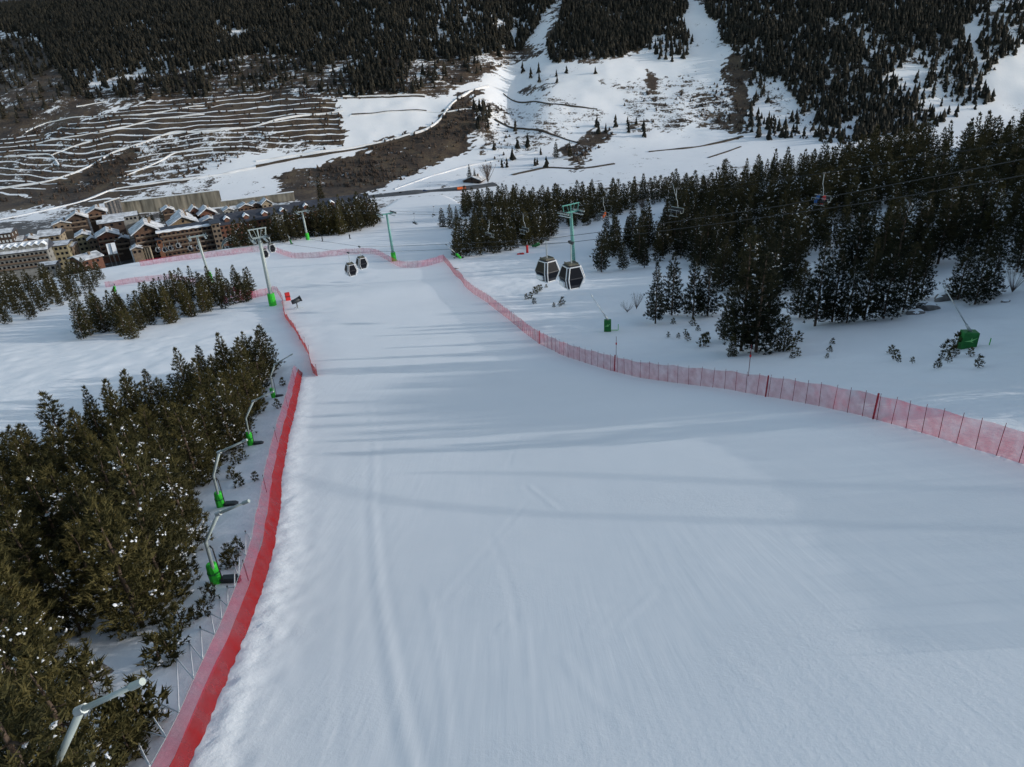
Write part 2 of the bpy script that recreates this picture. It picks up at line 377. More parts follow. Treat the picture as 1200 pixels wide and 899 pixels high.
def build_ground():
    Ys = [-42.]
    while Ys[-1] < 606: Ys.append(Ys[-1] + .21 + .0036*max(0, Ys[-1]))
    Ys = np.array(Ys); Y0 = -60.
    A = np.sign(np.linspace(-1, 1, 761))*np.abs(np.linspace(-1, 1, 761))**1.25*1.38
    Yg, Ag = np.meshgrid(Ys, A, indexing='ij'); Xg = Ag*(Yg-Y0)
    x = Xg.ravel(); y = Yg.ravel(); z = height_fine(x, y)
    return x, y, z, Xg.shape
def grid_faces(sh):
    i = np.arange(sh[0]*sh[1]).reshape(sh)
    return np.stack([i[:-1, :-1].ravel(), i[:-1, 1:].ravel(), i[1:, 1:].ravel(), i[1:, :-1].ravel()], 1)
def ground_mat():
    m = bpy.data.materials.new('snow_and_hillside'); m.use_nodes = True
    n, l = m.node_tree.nodes, m.node_tree.links
    b = n['Principled BSDF']; b.inputs['Roughness'].default_value = .62; b.inputs['Specular IOR Level'].default_value = .25
    def node(t, **k):
        q = n.new(t)
        for a, v in k.items(): setattr(q, a, v)
        return q
    def math_(op, a, c=None, clamp=False):
        q = node('ShaderNodeMath', operation=op, use_clamp=clamp)
        for i, v in enumerate((a, c)):
            if v is None: continue
            if isinstance(v, (int, float)): q.inputs[i].default_value = v
            else: l.new(v, q.inputs[i])
        return q.outputs[0]
    def noise(vec, sc, det=6, rough=.55):
        q = node('ShaderNodeTexNoise'); q.inputs['Scale'].default_value = sc; q.inputs['Detail'].default_value = det
        q.inputs['Roughness'].default_value = rough; l.new(vec, q.inputs['Vector']); return q.outputs['Fac']
    tc = node('ShaderNodeTexCoord'); pos = tc.outputs['Object']
    at = node('ShaderNodeAttribute', attribute_name='cover'); se = node('ShaderNodeSeparateColor'); l.new(at.outputs['Color'], se.inputs[0])
    sn, tone, ter = se.outputs[0], se.outputs[1], se.outputs[2]; groom = at.outputs['Alpha']
    big = noise(pos, .030, 9, .68); med = noise(pos, .16, 5, .6)
    mp = node('ShaderNodeMapping'); mp.inputs['Scale'].default_value = (.02, .06, .16); l.new(pos, mp.inputs[0])
    strat = noise(mp.outputs[0], 1.0, 5, .6)
    sx = node('ShaderNodeSeparateXYZ'); l.new(pos, sx.inputs[0])
    # terraces: narrow level ledges that hold the snow
    ph = math_('FRACT', math_('ADD', math_('MULTIPLY', sx.outputs[2], 1/4.0), math_('MULTIPLY', noise(pos, .008, 3), 5.0)))
    ledge = math_('MULTIPLY', math_('SUBTRACT', math_('MULTIPLY', noise(pos, .045, 4), .36), ph), 6.0)
    ledge = math_('MAXIMUM', math_('MINIMUM', ledge, .55), -.28)
    t = math_('ADD', sn, math_('MULTIPLY', ter, ledge))
    t = math_('ADD', t, math_('MULTIPLY', math_('SUBTRACT', big, .5), 1.15))
    t = math_('ADD', t, math_('MULTIPLY', math_('SUBTRACT', med, .5), .95))
    t = math_('ADD', t, math_('MULTIPLY', math_('SUBTRACT', noise(pos, .6, 4, .6), .5), .7))
    t = math_('ADD', t, math_('MULTIPLY', math_('SUBTRACT', strat, .5), .35))
    fac = math_('MULTIPLY', math_('SUBTRACT', t, .44), 7.0, True)
    br = node('ShaderNodeValToRGB'); l.new(math_('ADD', math_('MULTIPLY', noise(pos, .05, 8, .7), .6), math_('MULTIPLY', noise(pos, .55, 4, .7), .4)), br.inputs[0])
    e = br.color_ramp.elements; e[0].position = .40; e[0].color = (.026, .021, .017, 1); e[1].position = .62; e[1].color = (.125, .092, .055, 1)
    q = e.new(.5); q.color = (.068, .047, .033, 1)
    mx = node('ShaderNodeMix', data_type='RGBA'); mx.inputs[7].default_value = (.085, .083, .085, 1)
    l.new(tone, mx.inputs[0]); l.new(br.outputs[0], mx.inputs[6])
    sr_ = node('ShaderNodeValToRGB'); l.new(noise(pos, .11, 5), sr_.inputs[0])
    e = sr_.color_ramp.elements; e[0].position = .3; e[0].color = (.785, .80, .825, 1); e[1].position = .7; e[1].color = (.82, .835, .86, 1)
    m2 = node('ShaderNodeMix', data_type='RGBA'); l.new(fac, m2.inputs[0]); l.new(mx.outputs[2], m2.inputs[6]); l.new(sr_.outputs[0], m2.inputs[7])
    l.new(m2.outputs[2], b.inputs['Base Color'])
    # relief: groomer corduroy and scraped tracks on the piste, wind crust beside it
    mp2 = node('ShaderNodeMapping'); mp2.inputs['Rotation'].default_value = (0, 0, R(-9)); mp2.inputs['Scale'].default_value = (2.6, .10, .3); l.new(pos, mp2.inputs[0])
    mp3 = node('ShaderNodeMapping'); mp3.inputs['Rotation'].default_value = (0, 0, R(38)); mp3.inputs['Scale'].default_value = (1.7, .14, .3); l.new(pos, mp3.inputs[0])
    mp4 = node('ShaderNodeMapping'); mp4.inputs['Rotation'].default_value = (0, 0, R(-35)); mp4.inputs['Scale'].default_value = (2.2, .16, .3); l.new(pos, mp4.inputs[0])
    st = math_('ADD', math_('MULTIPLY', noise(mp2.outputs[0], 1, 6), .6), math_('MULTIPLY', noise(mp3.outputs[0], 1, 5), .4))
    st = math_('ADD', st, math_('MULTIPLY', noise(mp4.outputs[0], 1, 5), .35))
    patch = math_('MULTIPLY', math_('SUBTRACT', noise(pos, .09, 3), .42), 5., True)
    grain = math_('MULTIPLY', math_('MULTIPLY', noise(pos, 5., 5, .75), patch), 1.3)
    brk = math_('MULTIPLY', math_('SUBTRACT', noise(pos, .055, 3), .36), 4., True)
    st = math_('MULTIPLY', math_('ADD', math_('MULTIPLY', st, math_('ADD', math_('MULTIPLY', brk, .95), .2)), math_('ADD', math_('MULTIPLY', noise(pos, .16, 3, .5), 4.2), grain)), groom)
    cr_ = math_('MULTIPLY', math_('ADD', math_('MULTIPLY', noise(pos, .55, 7, .62), 7.), math_('MULTIPLY', noise(pos, 2.5, 4), 1.8)), math_('SUBTRACT', 1., groom))
    bp = node('ShaderNodeBump'); bp.inputs['Strength'].default_value = .22; bp.inputs['Distance'].default_value = .08
    l.new(math_('ADD', st, cr_), bp.inputs['Height']); l.new(bp.outputs[0], b.inputs['Normal'])
    return m
M['ground'] = ground_mat()
GX, GY, GZ, GSH = build_ground()
gpx, gpy, _d = project(GX, GY, GZ)
_sn, _to, _te = cover(gpx, gpy, GX, GY, GZ)
_dn, _sdn = polydist(GX, GY, BERM); _dr, _sdr = polydist(GX, GY, xy(NETS['right']))
gro = np.where((_sdn < 0) | (GY > 85), 1., 0.)*np.where((_sdr > 0) | (GY > 200), 1., 0.)
gro = gro*np.where((_sdn < 0) & (GY < 85), ss(.3, 1.6, _dn), 1.)
gme = raw_mesh('snow_slope', np.stack([GX, GY, GZ], 1), grid_faces(GSH), [M['ground']], {'cover': np.stack([_sn, _to, _te, gro], 1)}, smooth=True)
g_ob = tag(link('snow_slope', gme), 'groomed snow piste dropping towards the village with rough snow banks', None, kind='structure')

hx = np.linspace(-1080, 1080, 601); hy = 598+np.concatenate([np.arange(0, 420, 2.6), np.linspace(420, 800, 40)])
HXg, HYg = np.meshgrid(hx, hy); HX = HXg.ravel(); HY = HYg.ravel(); HZ = height(HX, HY) + np.where(HY < 606, -.3, 0)
hpx, hpy, _d = project(HX, HY, HZ)
_sn, _to, _te = cover(hpx, hpy, HX, HY, HZ)
hme = raw_mesh('hillside', np.stack([HX, HY, HZ], 1), grid_faces((len(hy), len(hx)))[:, ::1], [M['ground']], {'cover': np.stack([_sn, _to, _te, np.zeros(len(HX))], 1)}, smooth=True)
tag(link('hillside', hme), 'brown and snowy mountainside across the valley with terraces', None, kind='structure')

# far blue ridge that shows only beyond the left shoulder of the hill
rx = np.linspace(-3600, 3600, 200); ry = np.linspace(1900, 3400, 50); RXg, RYg = np.meshgrid(rx, ry)
RZ = -120+520*np.exp(-((RYg-2700-200*np.sin(RXg/900))/420)**2)*(.6+.35*np.sin(RXg/640+1)**2) + 150*fbm(RXg/420, RYg/420, 71, 5)
rme = raw_mesh('far_hills', np.stack([RXg.ravel(), RYg.ravel(), RZ.ravel()], 1), grid_faces(RXg.shape), [mat('far_forest_and_snow', (.045, .055, .07), .9, var=.6, scale=.006)], smooth=True)
tag(link('far_hills', rme), 'distant dark blue hills behind the left shoulder', None, kind='structure')

# ------------------------------------------------------------------ roads and tracks: ribbons draped on the hillside
M['track_snow'] = mat('track_snow', (.74, .75, .77), .75, var=.1, scale=.1)
M['asphalt'] = mat('wet_asphalt', (.075, .077, .082), .6, var=.25, scale=.12)
M['verge'] = mat('dark_verge', (.06, .048, .038), .9, var=.35, scale=.2)
def ribbon(name, pxs, width, m, lift=.35, label=None):
    pts = [G(*p) for p in pxs]; dense = []
    for a, b in zip(pts[:-1], pts[1:]):
        k = max(1, int((b-a).length/5))
        for i in range(k): dense.append(a.lerp(b, i/k))
    dense.append(pts[-1]); V = []; F = []
    for _ in range(2): dense = [dense[0]]+[(dense[i-1]+dense[i]*2+dense[i+1])/4 for i in range(1, len(dense)-1)]+[dense[-1]]
    for i, p in enumerate(dense):
        t = dense[min(i+1, len(dense)-1)]-dense[max(i-1, 0)]; nrm = Vector((-t.y, t.x, 0)).normalized()
        wv = width*(.45+1.0*float(vn(p.x/14, p.y/14, 5)))
        zc_ = max(float(height(p.x+nrm.x*k*wv/2, p.y+nrm.y*k*wv/2)) for k in (-1, 0, 1))+lift
        for k in (-1, 1): V.append((p.x+nrm.x*k*wv/2, p.y+nrm.y*k*wv/2, zc_))
        for k in (-1.25, 1.25):
            qx, qy = p.x+nrm.x*k*wv/2, p.y+nrm.y*k*wv/2; V.append((qx, qy, min(zc_-.05, float(height(qx, qy))-.3)))
        if i:
            o = 4*(i-1); F += [(o, o+1, o+5, o+4), (o+2, o, o+4, o+6), (o+1, o+3, o+7, o+5)]
    me = raw_mesh(name, np.array(V), np.array(F), [m]); ob = link(name, me)
    return tag(ob, label, None, kind='structure')
RO = [
 ('track', [(0, 221), (60, 212), (95, 200), (130, 179), (170, 167), (200, 155), (255, 153), (300, 148), (330, 139), (402, 130)], 4.5, 'track_snow'),
 ('track', [(300, 189), (350, 181), (400, 175), (450, 166), (475, 159), (500, 152), (516, 140), (524, 127), (535, 116), (550, 107), (572, 101)], 5, 'track_snow'),
 ('track', [(410, 136), (460, 131), (505, 131), (520, 133), (545, 128), (562, 127)], 3, 'track_snow'),
 ('track', [(30, 155), (55, 143), (95, 137), (170, 135), (240, 124)], 2.6, 'track_snow'),
 ('track', [(22, 171), (60, 164), (100, 158), (140, 150), (180, 140), (240, 134)], 2.6, 'track_snow'),
 ('track', [(60, 182), (90, 170), (120, 163)], 2.6, 'track_snow'),
 ('track', [(90, 125), (125, 119)], 3, 'track_snow'),
 ('track', [(5, 184), (60, 180), (70, 195)], 3, 'track_snow'),
 ('track', [(145, 207), (175, 195), (205, 178), (250, 175)], 3, 'track_snow'),
 ('track', [(385, 83), (420, 73), (455, 63)], 5, 'track_snow'),
 ('track', [(402, 113), (450, 112), (500, 112)], 3, 'track_snow'),
 ('track', [(0, 257), (50, 247), (90, 238), (130, 222), (200, 212), (250, 206), (300, 196)], 5, 'track_snow'),
 ('verge', [(300, 195), (350, 185), (400, 178), (455, 167), (480, 160)], 3.5, 'verge'),
 ('verge', [(402, 115), (450, 114), (498, 113.5)], 2.2, 'verge'),
 ('verge', [(412, 134), (440, 133), (470, 130), (500, 130)], 2., 'verge'),
 ('verge', [(580, 140), (625, 152), (680, 168)], 2.4, 'verge'),
 ('verge', [(590, 110), (640, 122), (700, 128)], 1.8, 'verge'),
 ('verge', [(760, 178), (820, 172), (870, 160)], 3., 'verge'),
 ('verge', [(830, 185), (868, 172)], 2.2, 'verge'),
 ('track', [(462, 222), (500, 208), (540, 196), (580, 188), (630, 178)], 5, 'track_snow'),
 ('track', [(600, 205), (640, 196), (680, 198), (720, 192)], 3, 'verge'),
 ('road', [(395, 236), (430, 231), (470, 227), (505, 224), (545, 221), (580, 216)], 11, 'asphalt'),
]
RL = {'track': 'narrow snow covered track', 'verge': 'dark bare edge of a hillside track', 'road': 'grey valley road'}
for nm, pts, wd, mm in RO: ribbon(nm, pts, wd*(.52 if mm == 'track_snow' else .9 if mm == 'verge' else 1), M[mm], label=RL[nm])
# ------------------------------------------------------------------ pines
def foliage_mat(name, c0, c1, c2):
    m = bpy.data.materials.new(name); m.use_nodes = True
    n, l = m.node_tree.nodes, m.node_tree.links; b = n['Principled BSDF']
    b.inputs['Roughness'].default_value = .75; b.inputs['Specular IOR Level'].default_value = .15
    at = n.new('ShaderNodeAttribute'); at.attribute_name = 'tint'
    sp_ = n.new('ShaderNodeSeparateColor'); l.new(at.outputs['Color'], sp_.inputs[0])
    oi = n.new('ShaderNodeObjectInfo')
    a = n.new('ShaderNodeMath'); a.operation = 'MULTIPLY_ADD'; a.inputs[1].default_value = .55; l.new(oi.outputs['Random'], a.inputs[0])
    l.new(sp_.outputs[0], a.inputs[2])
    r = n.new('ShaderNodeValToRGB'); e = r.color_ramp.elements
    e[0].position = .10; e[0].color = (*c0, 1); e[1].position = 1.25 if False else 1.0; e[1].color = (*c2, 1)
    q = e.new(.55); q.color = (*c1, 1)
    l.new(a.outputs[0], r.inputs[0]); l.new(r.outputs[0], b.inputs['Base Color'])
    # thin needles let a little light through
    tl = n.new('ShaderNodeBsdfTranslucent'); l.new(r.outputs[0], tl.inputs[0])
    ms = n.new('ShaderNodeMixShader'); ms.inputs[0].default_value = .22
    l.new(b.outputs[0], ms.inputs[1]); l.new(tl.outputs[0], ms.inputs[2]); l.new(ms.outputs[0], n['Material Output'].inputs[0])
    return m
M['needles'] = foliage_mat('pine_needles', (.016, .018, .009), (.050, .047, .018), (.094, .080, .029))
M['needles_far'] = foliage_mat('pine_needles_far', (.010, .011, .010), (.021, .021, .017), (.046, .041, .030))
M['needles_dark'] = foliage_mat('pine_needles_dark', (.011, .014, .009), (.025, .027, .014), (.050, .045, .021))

def crown_arrays(seed, h, rad, nb, blades, blen, bw, snow_p, low=.04, shape=.8, tilt=.5, ragged=.25):
    """needle sprays set along whorled branches; returns verts, tris, tint, material index"""
    g = np.random.default_rng(seed)
    C = []; D = []; T = []; Rr = []
    nlev = max(8, int(h*2.1))
    lobes = g.uniform(0, 6.28, 6); amp = g.uniform(.0, ragged, 6)
    for k in range(nlev):
        t = low+(1-low)*((k+.5*g.random())/nlev)
        prof = rad*(min(1, (t-low+.06)/.16)**.5)*(1-t)**shape*1.08+.10
        nbr = max(3, int(round((5+5*(1-t))*nb)))
        a0 = g.random()*6.28
        for j in range(nbr):
            an = a0+6.283*j/nbr+g.normal(0, .22)
            rr = prof*(1+amp[k % 6]*math.sin(2*an+lobes[k % 6])+g.normal(0, .10))
            if g.random() < .07: rr *= 1.3
            m = max(1, int(rr/.42*nb+.5))
            bt = g.normal(0, .16)
            for q in range(m):
                f = 1-(q+g.random()*.6)/m*.72
                zz = t*h+rr*f*(.10+.25*t)+g.normal(0, .12)-.10*rr*f*f
                an2 = an+g.normal(0, .16)
                C.append((math.cos(an2)*rr*f, math.sin(an2)*rr*f, max(.15, zz)))
                dz = tilt+.9*t*t+g.normal(0, .2)
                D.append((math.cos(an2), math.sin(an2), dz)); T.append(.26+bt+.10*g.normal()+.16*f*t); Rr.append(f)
    for q in range(4):
        C.append((g.normal(0, .07), g.normal(0, .07), h*(.955+.012*q))); D.append((g.normal(0, .2), g.normal(0, .2), 2)); T.append(.4); Rr.append(.5)
    C = np.array(C); D = np.array(D); D /= np.linalg.norm(D, axis=1)[:, None]; T = np.array(T); Rr = np.array(Rr); N = len(C)
    # blades
    Cb = np.repeat(C, blades, 0); Db = np.repeat(D, blades, 0)
    d = Db+g.normal(0, .52, (N*blades, 3)); d /= np.linalg.norm(d, axis=1)[:, None]
    s = np.cross(d, g.normal(0, 1, (N*blades, 3))); s /= np.linalg.norm(s, axis=1)[:, None]+1e-6
    L = blen*g.uniform(.65, 1.25, (N*blades, 1)); W = bw*g.uniform(.7, 1.3, (N*blades, 1))
    c0 = Cb+g.normal(0, .06, (N*blades, 3))-d*L*.3
    V = np.stack([c0-s*W, c0+s*W, c0+d*L], 1).reshape(-1, 3)
    F = np.arange(len(V)).reshape(-1, 3)
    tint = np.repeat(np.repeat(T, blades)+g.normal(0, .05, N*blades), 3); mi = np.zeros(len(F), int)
    # snow lodged on the sprays
    pick = np.where((g.random(N) < snow_p) & (C[:, 2] < h*.93))[0]
    if len(pick):
        # it sits in pockets: some sides and whorls hold much, others none
        pk = np.sin(np.arctan2(C[pick][:, 1], C[pick][:, 0])*2+lobes[0])*.5+np.sin(C[pick][:, 2]*1.9+lobes[1])*.5
        pick = pick[(pk > -.05) & (g.random(len(pick)) < .62)]; pick = np.repeat(pick, 6); n = len(pick); c = C[pick]+np.array([0, 0, .08])+D[pick]*g.uniform(-.28, .22, (n, 1))+g.normal(0, .06, (n, 3))*[1, 1, .5]
        r = g.uniform(.03, .095, (n, 1))*(1 if blen < .6 else 1.6)
        ang = np.arange(5)/5*6.283; rim = []
        a0 = g.random((n, 1))*6.28
        for a_ in ang:
            aa = a0[:, 0]+a_; k = g.uniform(.6, 1.35, n)
            p = c+np.stack([np.cos(aa)*r[:, 0]*k, np.sin(aa)*r[:, 0]*k, g.normal(-.03, .03, n)], 1); rim.append(p)
        top = c+np.array([0, 0, 1.])*r*.55; o = len(V)
        Vs = np.stack(rim+[top], 1).reshape(-1, 3)
        base = o+np.arange(n)[:, None]*6
        Fs = np.concatenate([np.stack([base[:, 0]+k, base[:, 0]+(k+1) % 5, base[:, 0]+5], 1) for k in range(5)])
        V = np.concatenate([V, Vs]); F = np.concatenate([F, Fs]); mi = np.concatenate([mi, np.ones(len(Fs), int)]); tint = np.concatenate([tint, np.full(len(Vs), .5)])
    return V, F, tint, mi

def trunk_mesh(name, h, r, seed):
    g = random.Random(seed); mb = MB(); pts = []; rs = []
    for k in range(7):
        t = k/6; pts.append((g.gauss(0, .05)*t*2, g.gauss(0, .05)*t*2, -.5+(h*.93+.5)*t)); rs.append(r*(1-t)**.8+.015)
    mb.tube(pts, rs, 7)
    for k in range(12):
        z = h*(.10+.6*g.random()); a = g.random()*6.28; L = h*.14*(1-z/h)+.3
        mb.tube([(0, 0, z), (math.cos(a)*L*.6, math.sin(a)*L*.6, z+L*.12), (math.cos(a)*L, math.sin(a)*L, z+L*.35)], [.045, .03, .01], 4)
    me = bpy.data.meshes.new(name); me.from_pydata(mb.v, [], mb.f); me.materials.append(M['bark'])
    me.polygons.foreach_set('use_smooth', [True]*len(mb.f)); me.update()
    return me
PROTO = []      # (crown mesh, trunk mesh, height)
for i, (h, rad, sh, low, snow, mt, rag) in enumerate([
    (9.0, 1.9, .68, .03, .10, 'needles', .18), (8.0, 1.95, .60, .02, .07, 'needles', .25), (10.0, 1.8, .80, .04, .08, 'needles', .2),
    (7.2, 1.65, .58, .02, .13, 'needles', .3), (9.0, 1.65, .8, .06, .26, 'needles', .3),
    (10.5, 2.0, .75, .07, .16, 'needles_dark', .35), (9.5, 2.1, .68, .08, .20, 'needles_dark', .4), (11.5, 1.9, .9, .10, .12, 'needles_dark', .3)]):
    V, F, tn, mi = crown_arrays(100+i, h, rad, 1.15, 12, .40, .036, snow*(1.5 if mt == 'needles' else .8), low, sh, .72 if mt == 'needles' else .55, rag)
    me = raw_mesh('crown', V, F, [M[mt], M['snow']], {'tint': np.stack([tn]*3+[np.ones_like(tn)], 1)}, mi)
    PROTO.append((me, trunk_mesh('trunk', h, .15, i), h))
print('crown tris', [len(p[0].polygons) for p in PROTO])
LEAN = {}
for i, (h, rad, sh, low, snow) in enumerate([(9, 1.7, .75, .05, .10), (10, 1.8, .85, .08, .07), (8, 1.8, .65, .05, .15), (10.5, 2.0, .75, .1, .12)]):
    LEAN[i] = crown_arrays(200+i, h, rad, .78, 7, .62, .075, snow, low, sh, .5, .35)+(h,)

# --- where they stand: clusters by the place of the foot of each tree
def scatter(x0, x1, y0, y1, sp, seed, test):
    g = np.random.default_rng(seed); n = int((x1-x0)*(y1-y0)/(sp*sp)*6)
    X = g.uniform(x0, x1, n); Y = g.uniform(y0, y1, n)
    k = test(X, Y); X, Y = X[k], Y[k]; kept = []; grid = {}
    for a, b in zip(X, Y):
        i, j = int(a//sp), int(b//sp); ok = True
        for u in (-1, 0, 1):
            for v in (-1, 0, 1):
                for (c, d) in grid.get((i+u, j+v), ()):
                    if (a-c)**2+(b-d)**2 < sp*sp: ok = False
        if ok: grid.setdefault((i, j), []).append((a, b)); kept.append((a, b))
    return kept
def footpx(X, Y):
    a, b, c = project(X, Y, height(X, Y)); return a, b
def in_px(poly): return lambda X, Y: inpoly(*footpx(X, Y), poly) & (Y > 8)
WOOD = [(-260, 640), (-160, 575), (-60, 540), (0, 572), (60, 548), (130, 516), (200, 486), (255, 455), (300, 436), (320, 432), (320, 440), (304, 470), (294, 500), (270, 535), (246, 560), (237, 600), (226, 650), (207, 690), (182, 725), (144, 762), (85, 788), (55, 800), (20, 800), (-60, 790), (-260, 760)]
LOW = [(-260, 800), (-60, 815), (20, 830), (60, 850), (95, 880), (118, 930), (110, 1010), (-40, 1010), (-260, 900)]
GROVE = [(96, 398), (110, 392), (135, 388), (160, 398), (180, 380), (205, 380), (235, 368), (262, 362), (292, 352), (296, 340), (255, 338), (210, 342), (160, 362), (108, 372)]
FARLEFT = [(-140, 445), (-40, 410), (0, 388), (40, 374), (72, 360), (104, 348), (122, 336), (120, 322), (80, 326), (30, 340), (-60, 352), (-200, 390)]
MID = [(272, 291), (300, 288), (342, 283), (352, 279), (400, 276), (425, 270), (446, 262), (444, 257), (410, 262), (350, 268), (280, 280)]
R_LEFT = [(528, 305), (548, 302), (575, 299), (602, 294), (618, 288), (634, 286), (648, 278), (622, 264), (585, 262), (560, 268), (545, 285)]
R_BACK = [(545, 258), (560, 256), (600, 258), (640, 276), (660, 270), (690, 264), (720, 255), (752, 243), (780, 238), (815, 232), (815, 60), (545, 60)]
R_MID = [(702, 318), (742, 314), (766, 308), (800, 302), (830, 326), (845, 345), (880, 345), (930, 352), (938, 340), (905, 320), (880, 290), (830, 232), (790, 246), (782, 262), (738, 284), (706, 292)]
R_MAIN = [(815, 60), (815, 240), (880, 296), (915, 312), (960, 318), (1010, 330), (1075, 332), (1100, 312), (1150, 312), (1195, 300), (1290, 300), (1290, 60)]
trees = []
def add(cl, pts, kinds, s0, s1, seed, hfix=None):
    g = np.random.default_rng(seed)
    for (x, y) in pts: trees.append(dict(c=cl, x=x, y=y, k=int(g.choice(kinds)), s=float(g.uniform(s0, s1)), r=float(g.uniform(0, 6.28)), u=g.random()))
def edge_ok(X, Y): return Y < edgeY(X, Y)+16
SP = 1.75
add('wood', scatter(-110, -8, 15, 110, SP, 1, in_px(WOOD)), [0, 0, 1, 1, 2, 2, 3, 4, 4], .46, .80, 1)
add('low', scatter(-60, -8, 6, 40, 2.0, 2, in_px(LOW)), [1, 3, 3, 4, 0], .55, .75, 2)
add('grove', scatter(-120, -40, 90, 200, 2.8, 3, in_px(GROVE)), [0, 1, 3, 3, 4], .60, .85, 3)
add('farleft', scatter(-240, -80, 90, 260, 4.2, 4, in_px(FARLEFT)), [0, 1, 2, 3], .6, .82, 4)
add('mid', scatter(-160, -40, 180, 330, 3.5, 5, lambda X, Y: in_px(MID)(X, Y) & edge_ok(X, Y)), [0, 1, 2, 4], 1.0, 1.4, 5)
add('rleft', scatter(-40, 20, 130, 300, 3.4, 6, in_px(R_LEFT)), [5, 2, 0, 6, 1], .85, 1.1, 6)
add('rback', scatter(-40, 120, 130, 345, 4.3, 7, lambda X, Y: in_px(R_BACK)(X, Y) & edge_ok(X, Y)), [5, 6, 2, 0], .6, 1.2, 7)
add('rmid', scatter(10, 90, 90, 260, 3.7, 8, lambda X, Y: in_px(R_MID)(X, Y) & (fbm(X/15, Y/15, 66, 3) > -.11)), [5, 6, 7, 5, 3], .7, 1.2, 8)
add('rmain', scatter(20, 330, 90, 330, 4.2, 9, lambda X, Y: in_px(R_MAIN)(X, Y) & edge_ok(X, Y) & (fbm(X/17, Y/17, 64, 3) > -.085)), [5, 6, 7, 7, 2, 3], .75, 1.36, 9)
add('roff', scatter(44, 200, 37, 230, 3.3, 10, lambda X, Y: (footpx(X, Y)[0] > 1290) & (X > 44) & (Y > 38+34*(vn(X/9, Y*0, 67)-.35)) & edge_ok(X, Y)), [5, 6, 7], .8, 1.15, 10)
HAND = [  # single trees one can pick out, foot pixel, kind, height scale, cluster
 ((519, 266), 1, .95, 'pair'), ((529, 268), 0, 1.05, 'pair'), ((536, 265), 2, .8, 'pair'),
 ((768, 379), 7, .82, 'front'), ((787, 369), 5, .95, 'front'), ((812, 372), 6, 1.0, 'front'), ((829, 370), 5, .9, 'front'),
 ((868, 412), 7, 1.28, 'front'), ((886, 414), 5, 1.18, 'front'), ((852, 398), 6, .75, 'front'), ((898, 398), 7, 1.1, 'front'), ((918, 412), 3, .62, 'front'), ((858, 417), 3, .40, 'front'),
 ((937, 372), 6, .85, 'front'), ((955, 382), 7, 1.08, 'front'), ((975, 378), 5, .95, 'front'), ((992, 379), 6, .9, 'front'), ((1012, 376), 5, 1.05, 'front'), ((1035, 374), 6, 1.0, 'front'), ((1058, 366), 5, .9, 'front'), ((1078, 352), 5, .8, 'front'),
 ((1122, 352), 6, .78, 'front'), ((1142, 357), 5, .80, 'front'), ((1158, 348), 6, .72, 'front'), ((1192, 318), 5, .9, 'front'), ((1210, 330), 6, .9, 'front'),
 ((705, 318), 5, .75, 'front'), ((730, 316), 6, .7, 'front'), ((755, 314), 7, .72, 'front'),
]
for (p, k, s_, c) in HAND:
    q = G(*p); trees.append(dict(c=c, x=q.x, y=q.y, k=k, s=s_, r=random.random()*6.28, u=random.random()))
# keep feet off the single trees
_hx = [(t['x'], t['y']) for t in trees[-len(HAND):]]
trees = [t for i, t in enumerate(trees) if i >= len(trees)-len(HAND) or min((t['x']-a)**2+(t['y']-b)**2 for a, b in _hx) > 3.2**2]
TX = np.array([t['x'] for t in trees]); TY = np.array([t['y'] for t in trees]); TZ = height(TX, TY)
tpx, tpy, tdd = project(TX, TY, TZ+4)
for t, z, a, b, d in zip(trees, TZ, tpx, tpy, tdd):
    t['z'] = float(z)-.15; H = PROTO[t['k']][2]*t['s']; t['H'] = H
    t['px'], t['py'] = a, b
    vis = -40 < a < 1240 and -60 < b < 980 and d > 1
    t['size'] = H/d*FOC if vis else 0
# the ones that show largest are trees of their own; rows hidden behind others count less
front_bonus = {'wood': 1.25, 'front': 3, 'pair': 3, 'grove': 1.5, 'mid': 1.4, 'rleft': 1.3, 'rmid': 1.2, 'farleft': 1.0, 'rmain': .8, 'rback': .8}
order = sorted(range(len(trees)), key=lambda i: -trees[i]['size']*front_bonus.get(trees[i]['c'], 1))
single = [i for i in order if trees[i]['size'] > 0][:300]
sset = set(single)
print('trees', len(trees), 'single', len(single), {c: sum(1 for i in single if trees[i]['c'] == c) for c in set(t['c'] for t in trees)}, {c: sum(1 for t in trees if t['c'] == c) for c in set(t['c'] for t in trees)})

# labels: how it looks, which wood, and what it stands next to
LM = [((320, 455), 'the farthest bent lance'), ((292, 515), 'the second-farthest bent lance'), ((256, 588), 'the middle bent lance'), ((250, 680), 'the rope-side bent lance'), ((80, 880), 'the big cut-off lance'),
      ((356, 438), "the tall net's end"), ((318, 355), 'the tall gondola pylon'), ((1131, 400), 'the big green gun'), ((712, 385), 'the small thin-lance gun'),
      ((672, 310), 'the teal pylon'), ((965, 228), 'the red-clad rider'), ((795, 245), 'the upper empty chair'), ((706, 260), 'the orange-clad rider'), ((616, 285), 'the red padded post'), ((455, 300), 'the slim mid-piste pylon'), ((360, 278), 'the farthest pylon'),
      ((540, 300), 'the leaning green lance'), ((125, 335), 'the far green pad'), ((527, 262), 'the lone tree clump'), ((1190, 330), 'the bare edge shrub'), ((748, 368), 'the grey bare bush'), ((240, 300), 'the gondola station'), ((40, 310), 'the car park'), ((165, 300), 'the gabled hotel')]
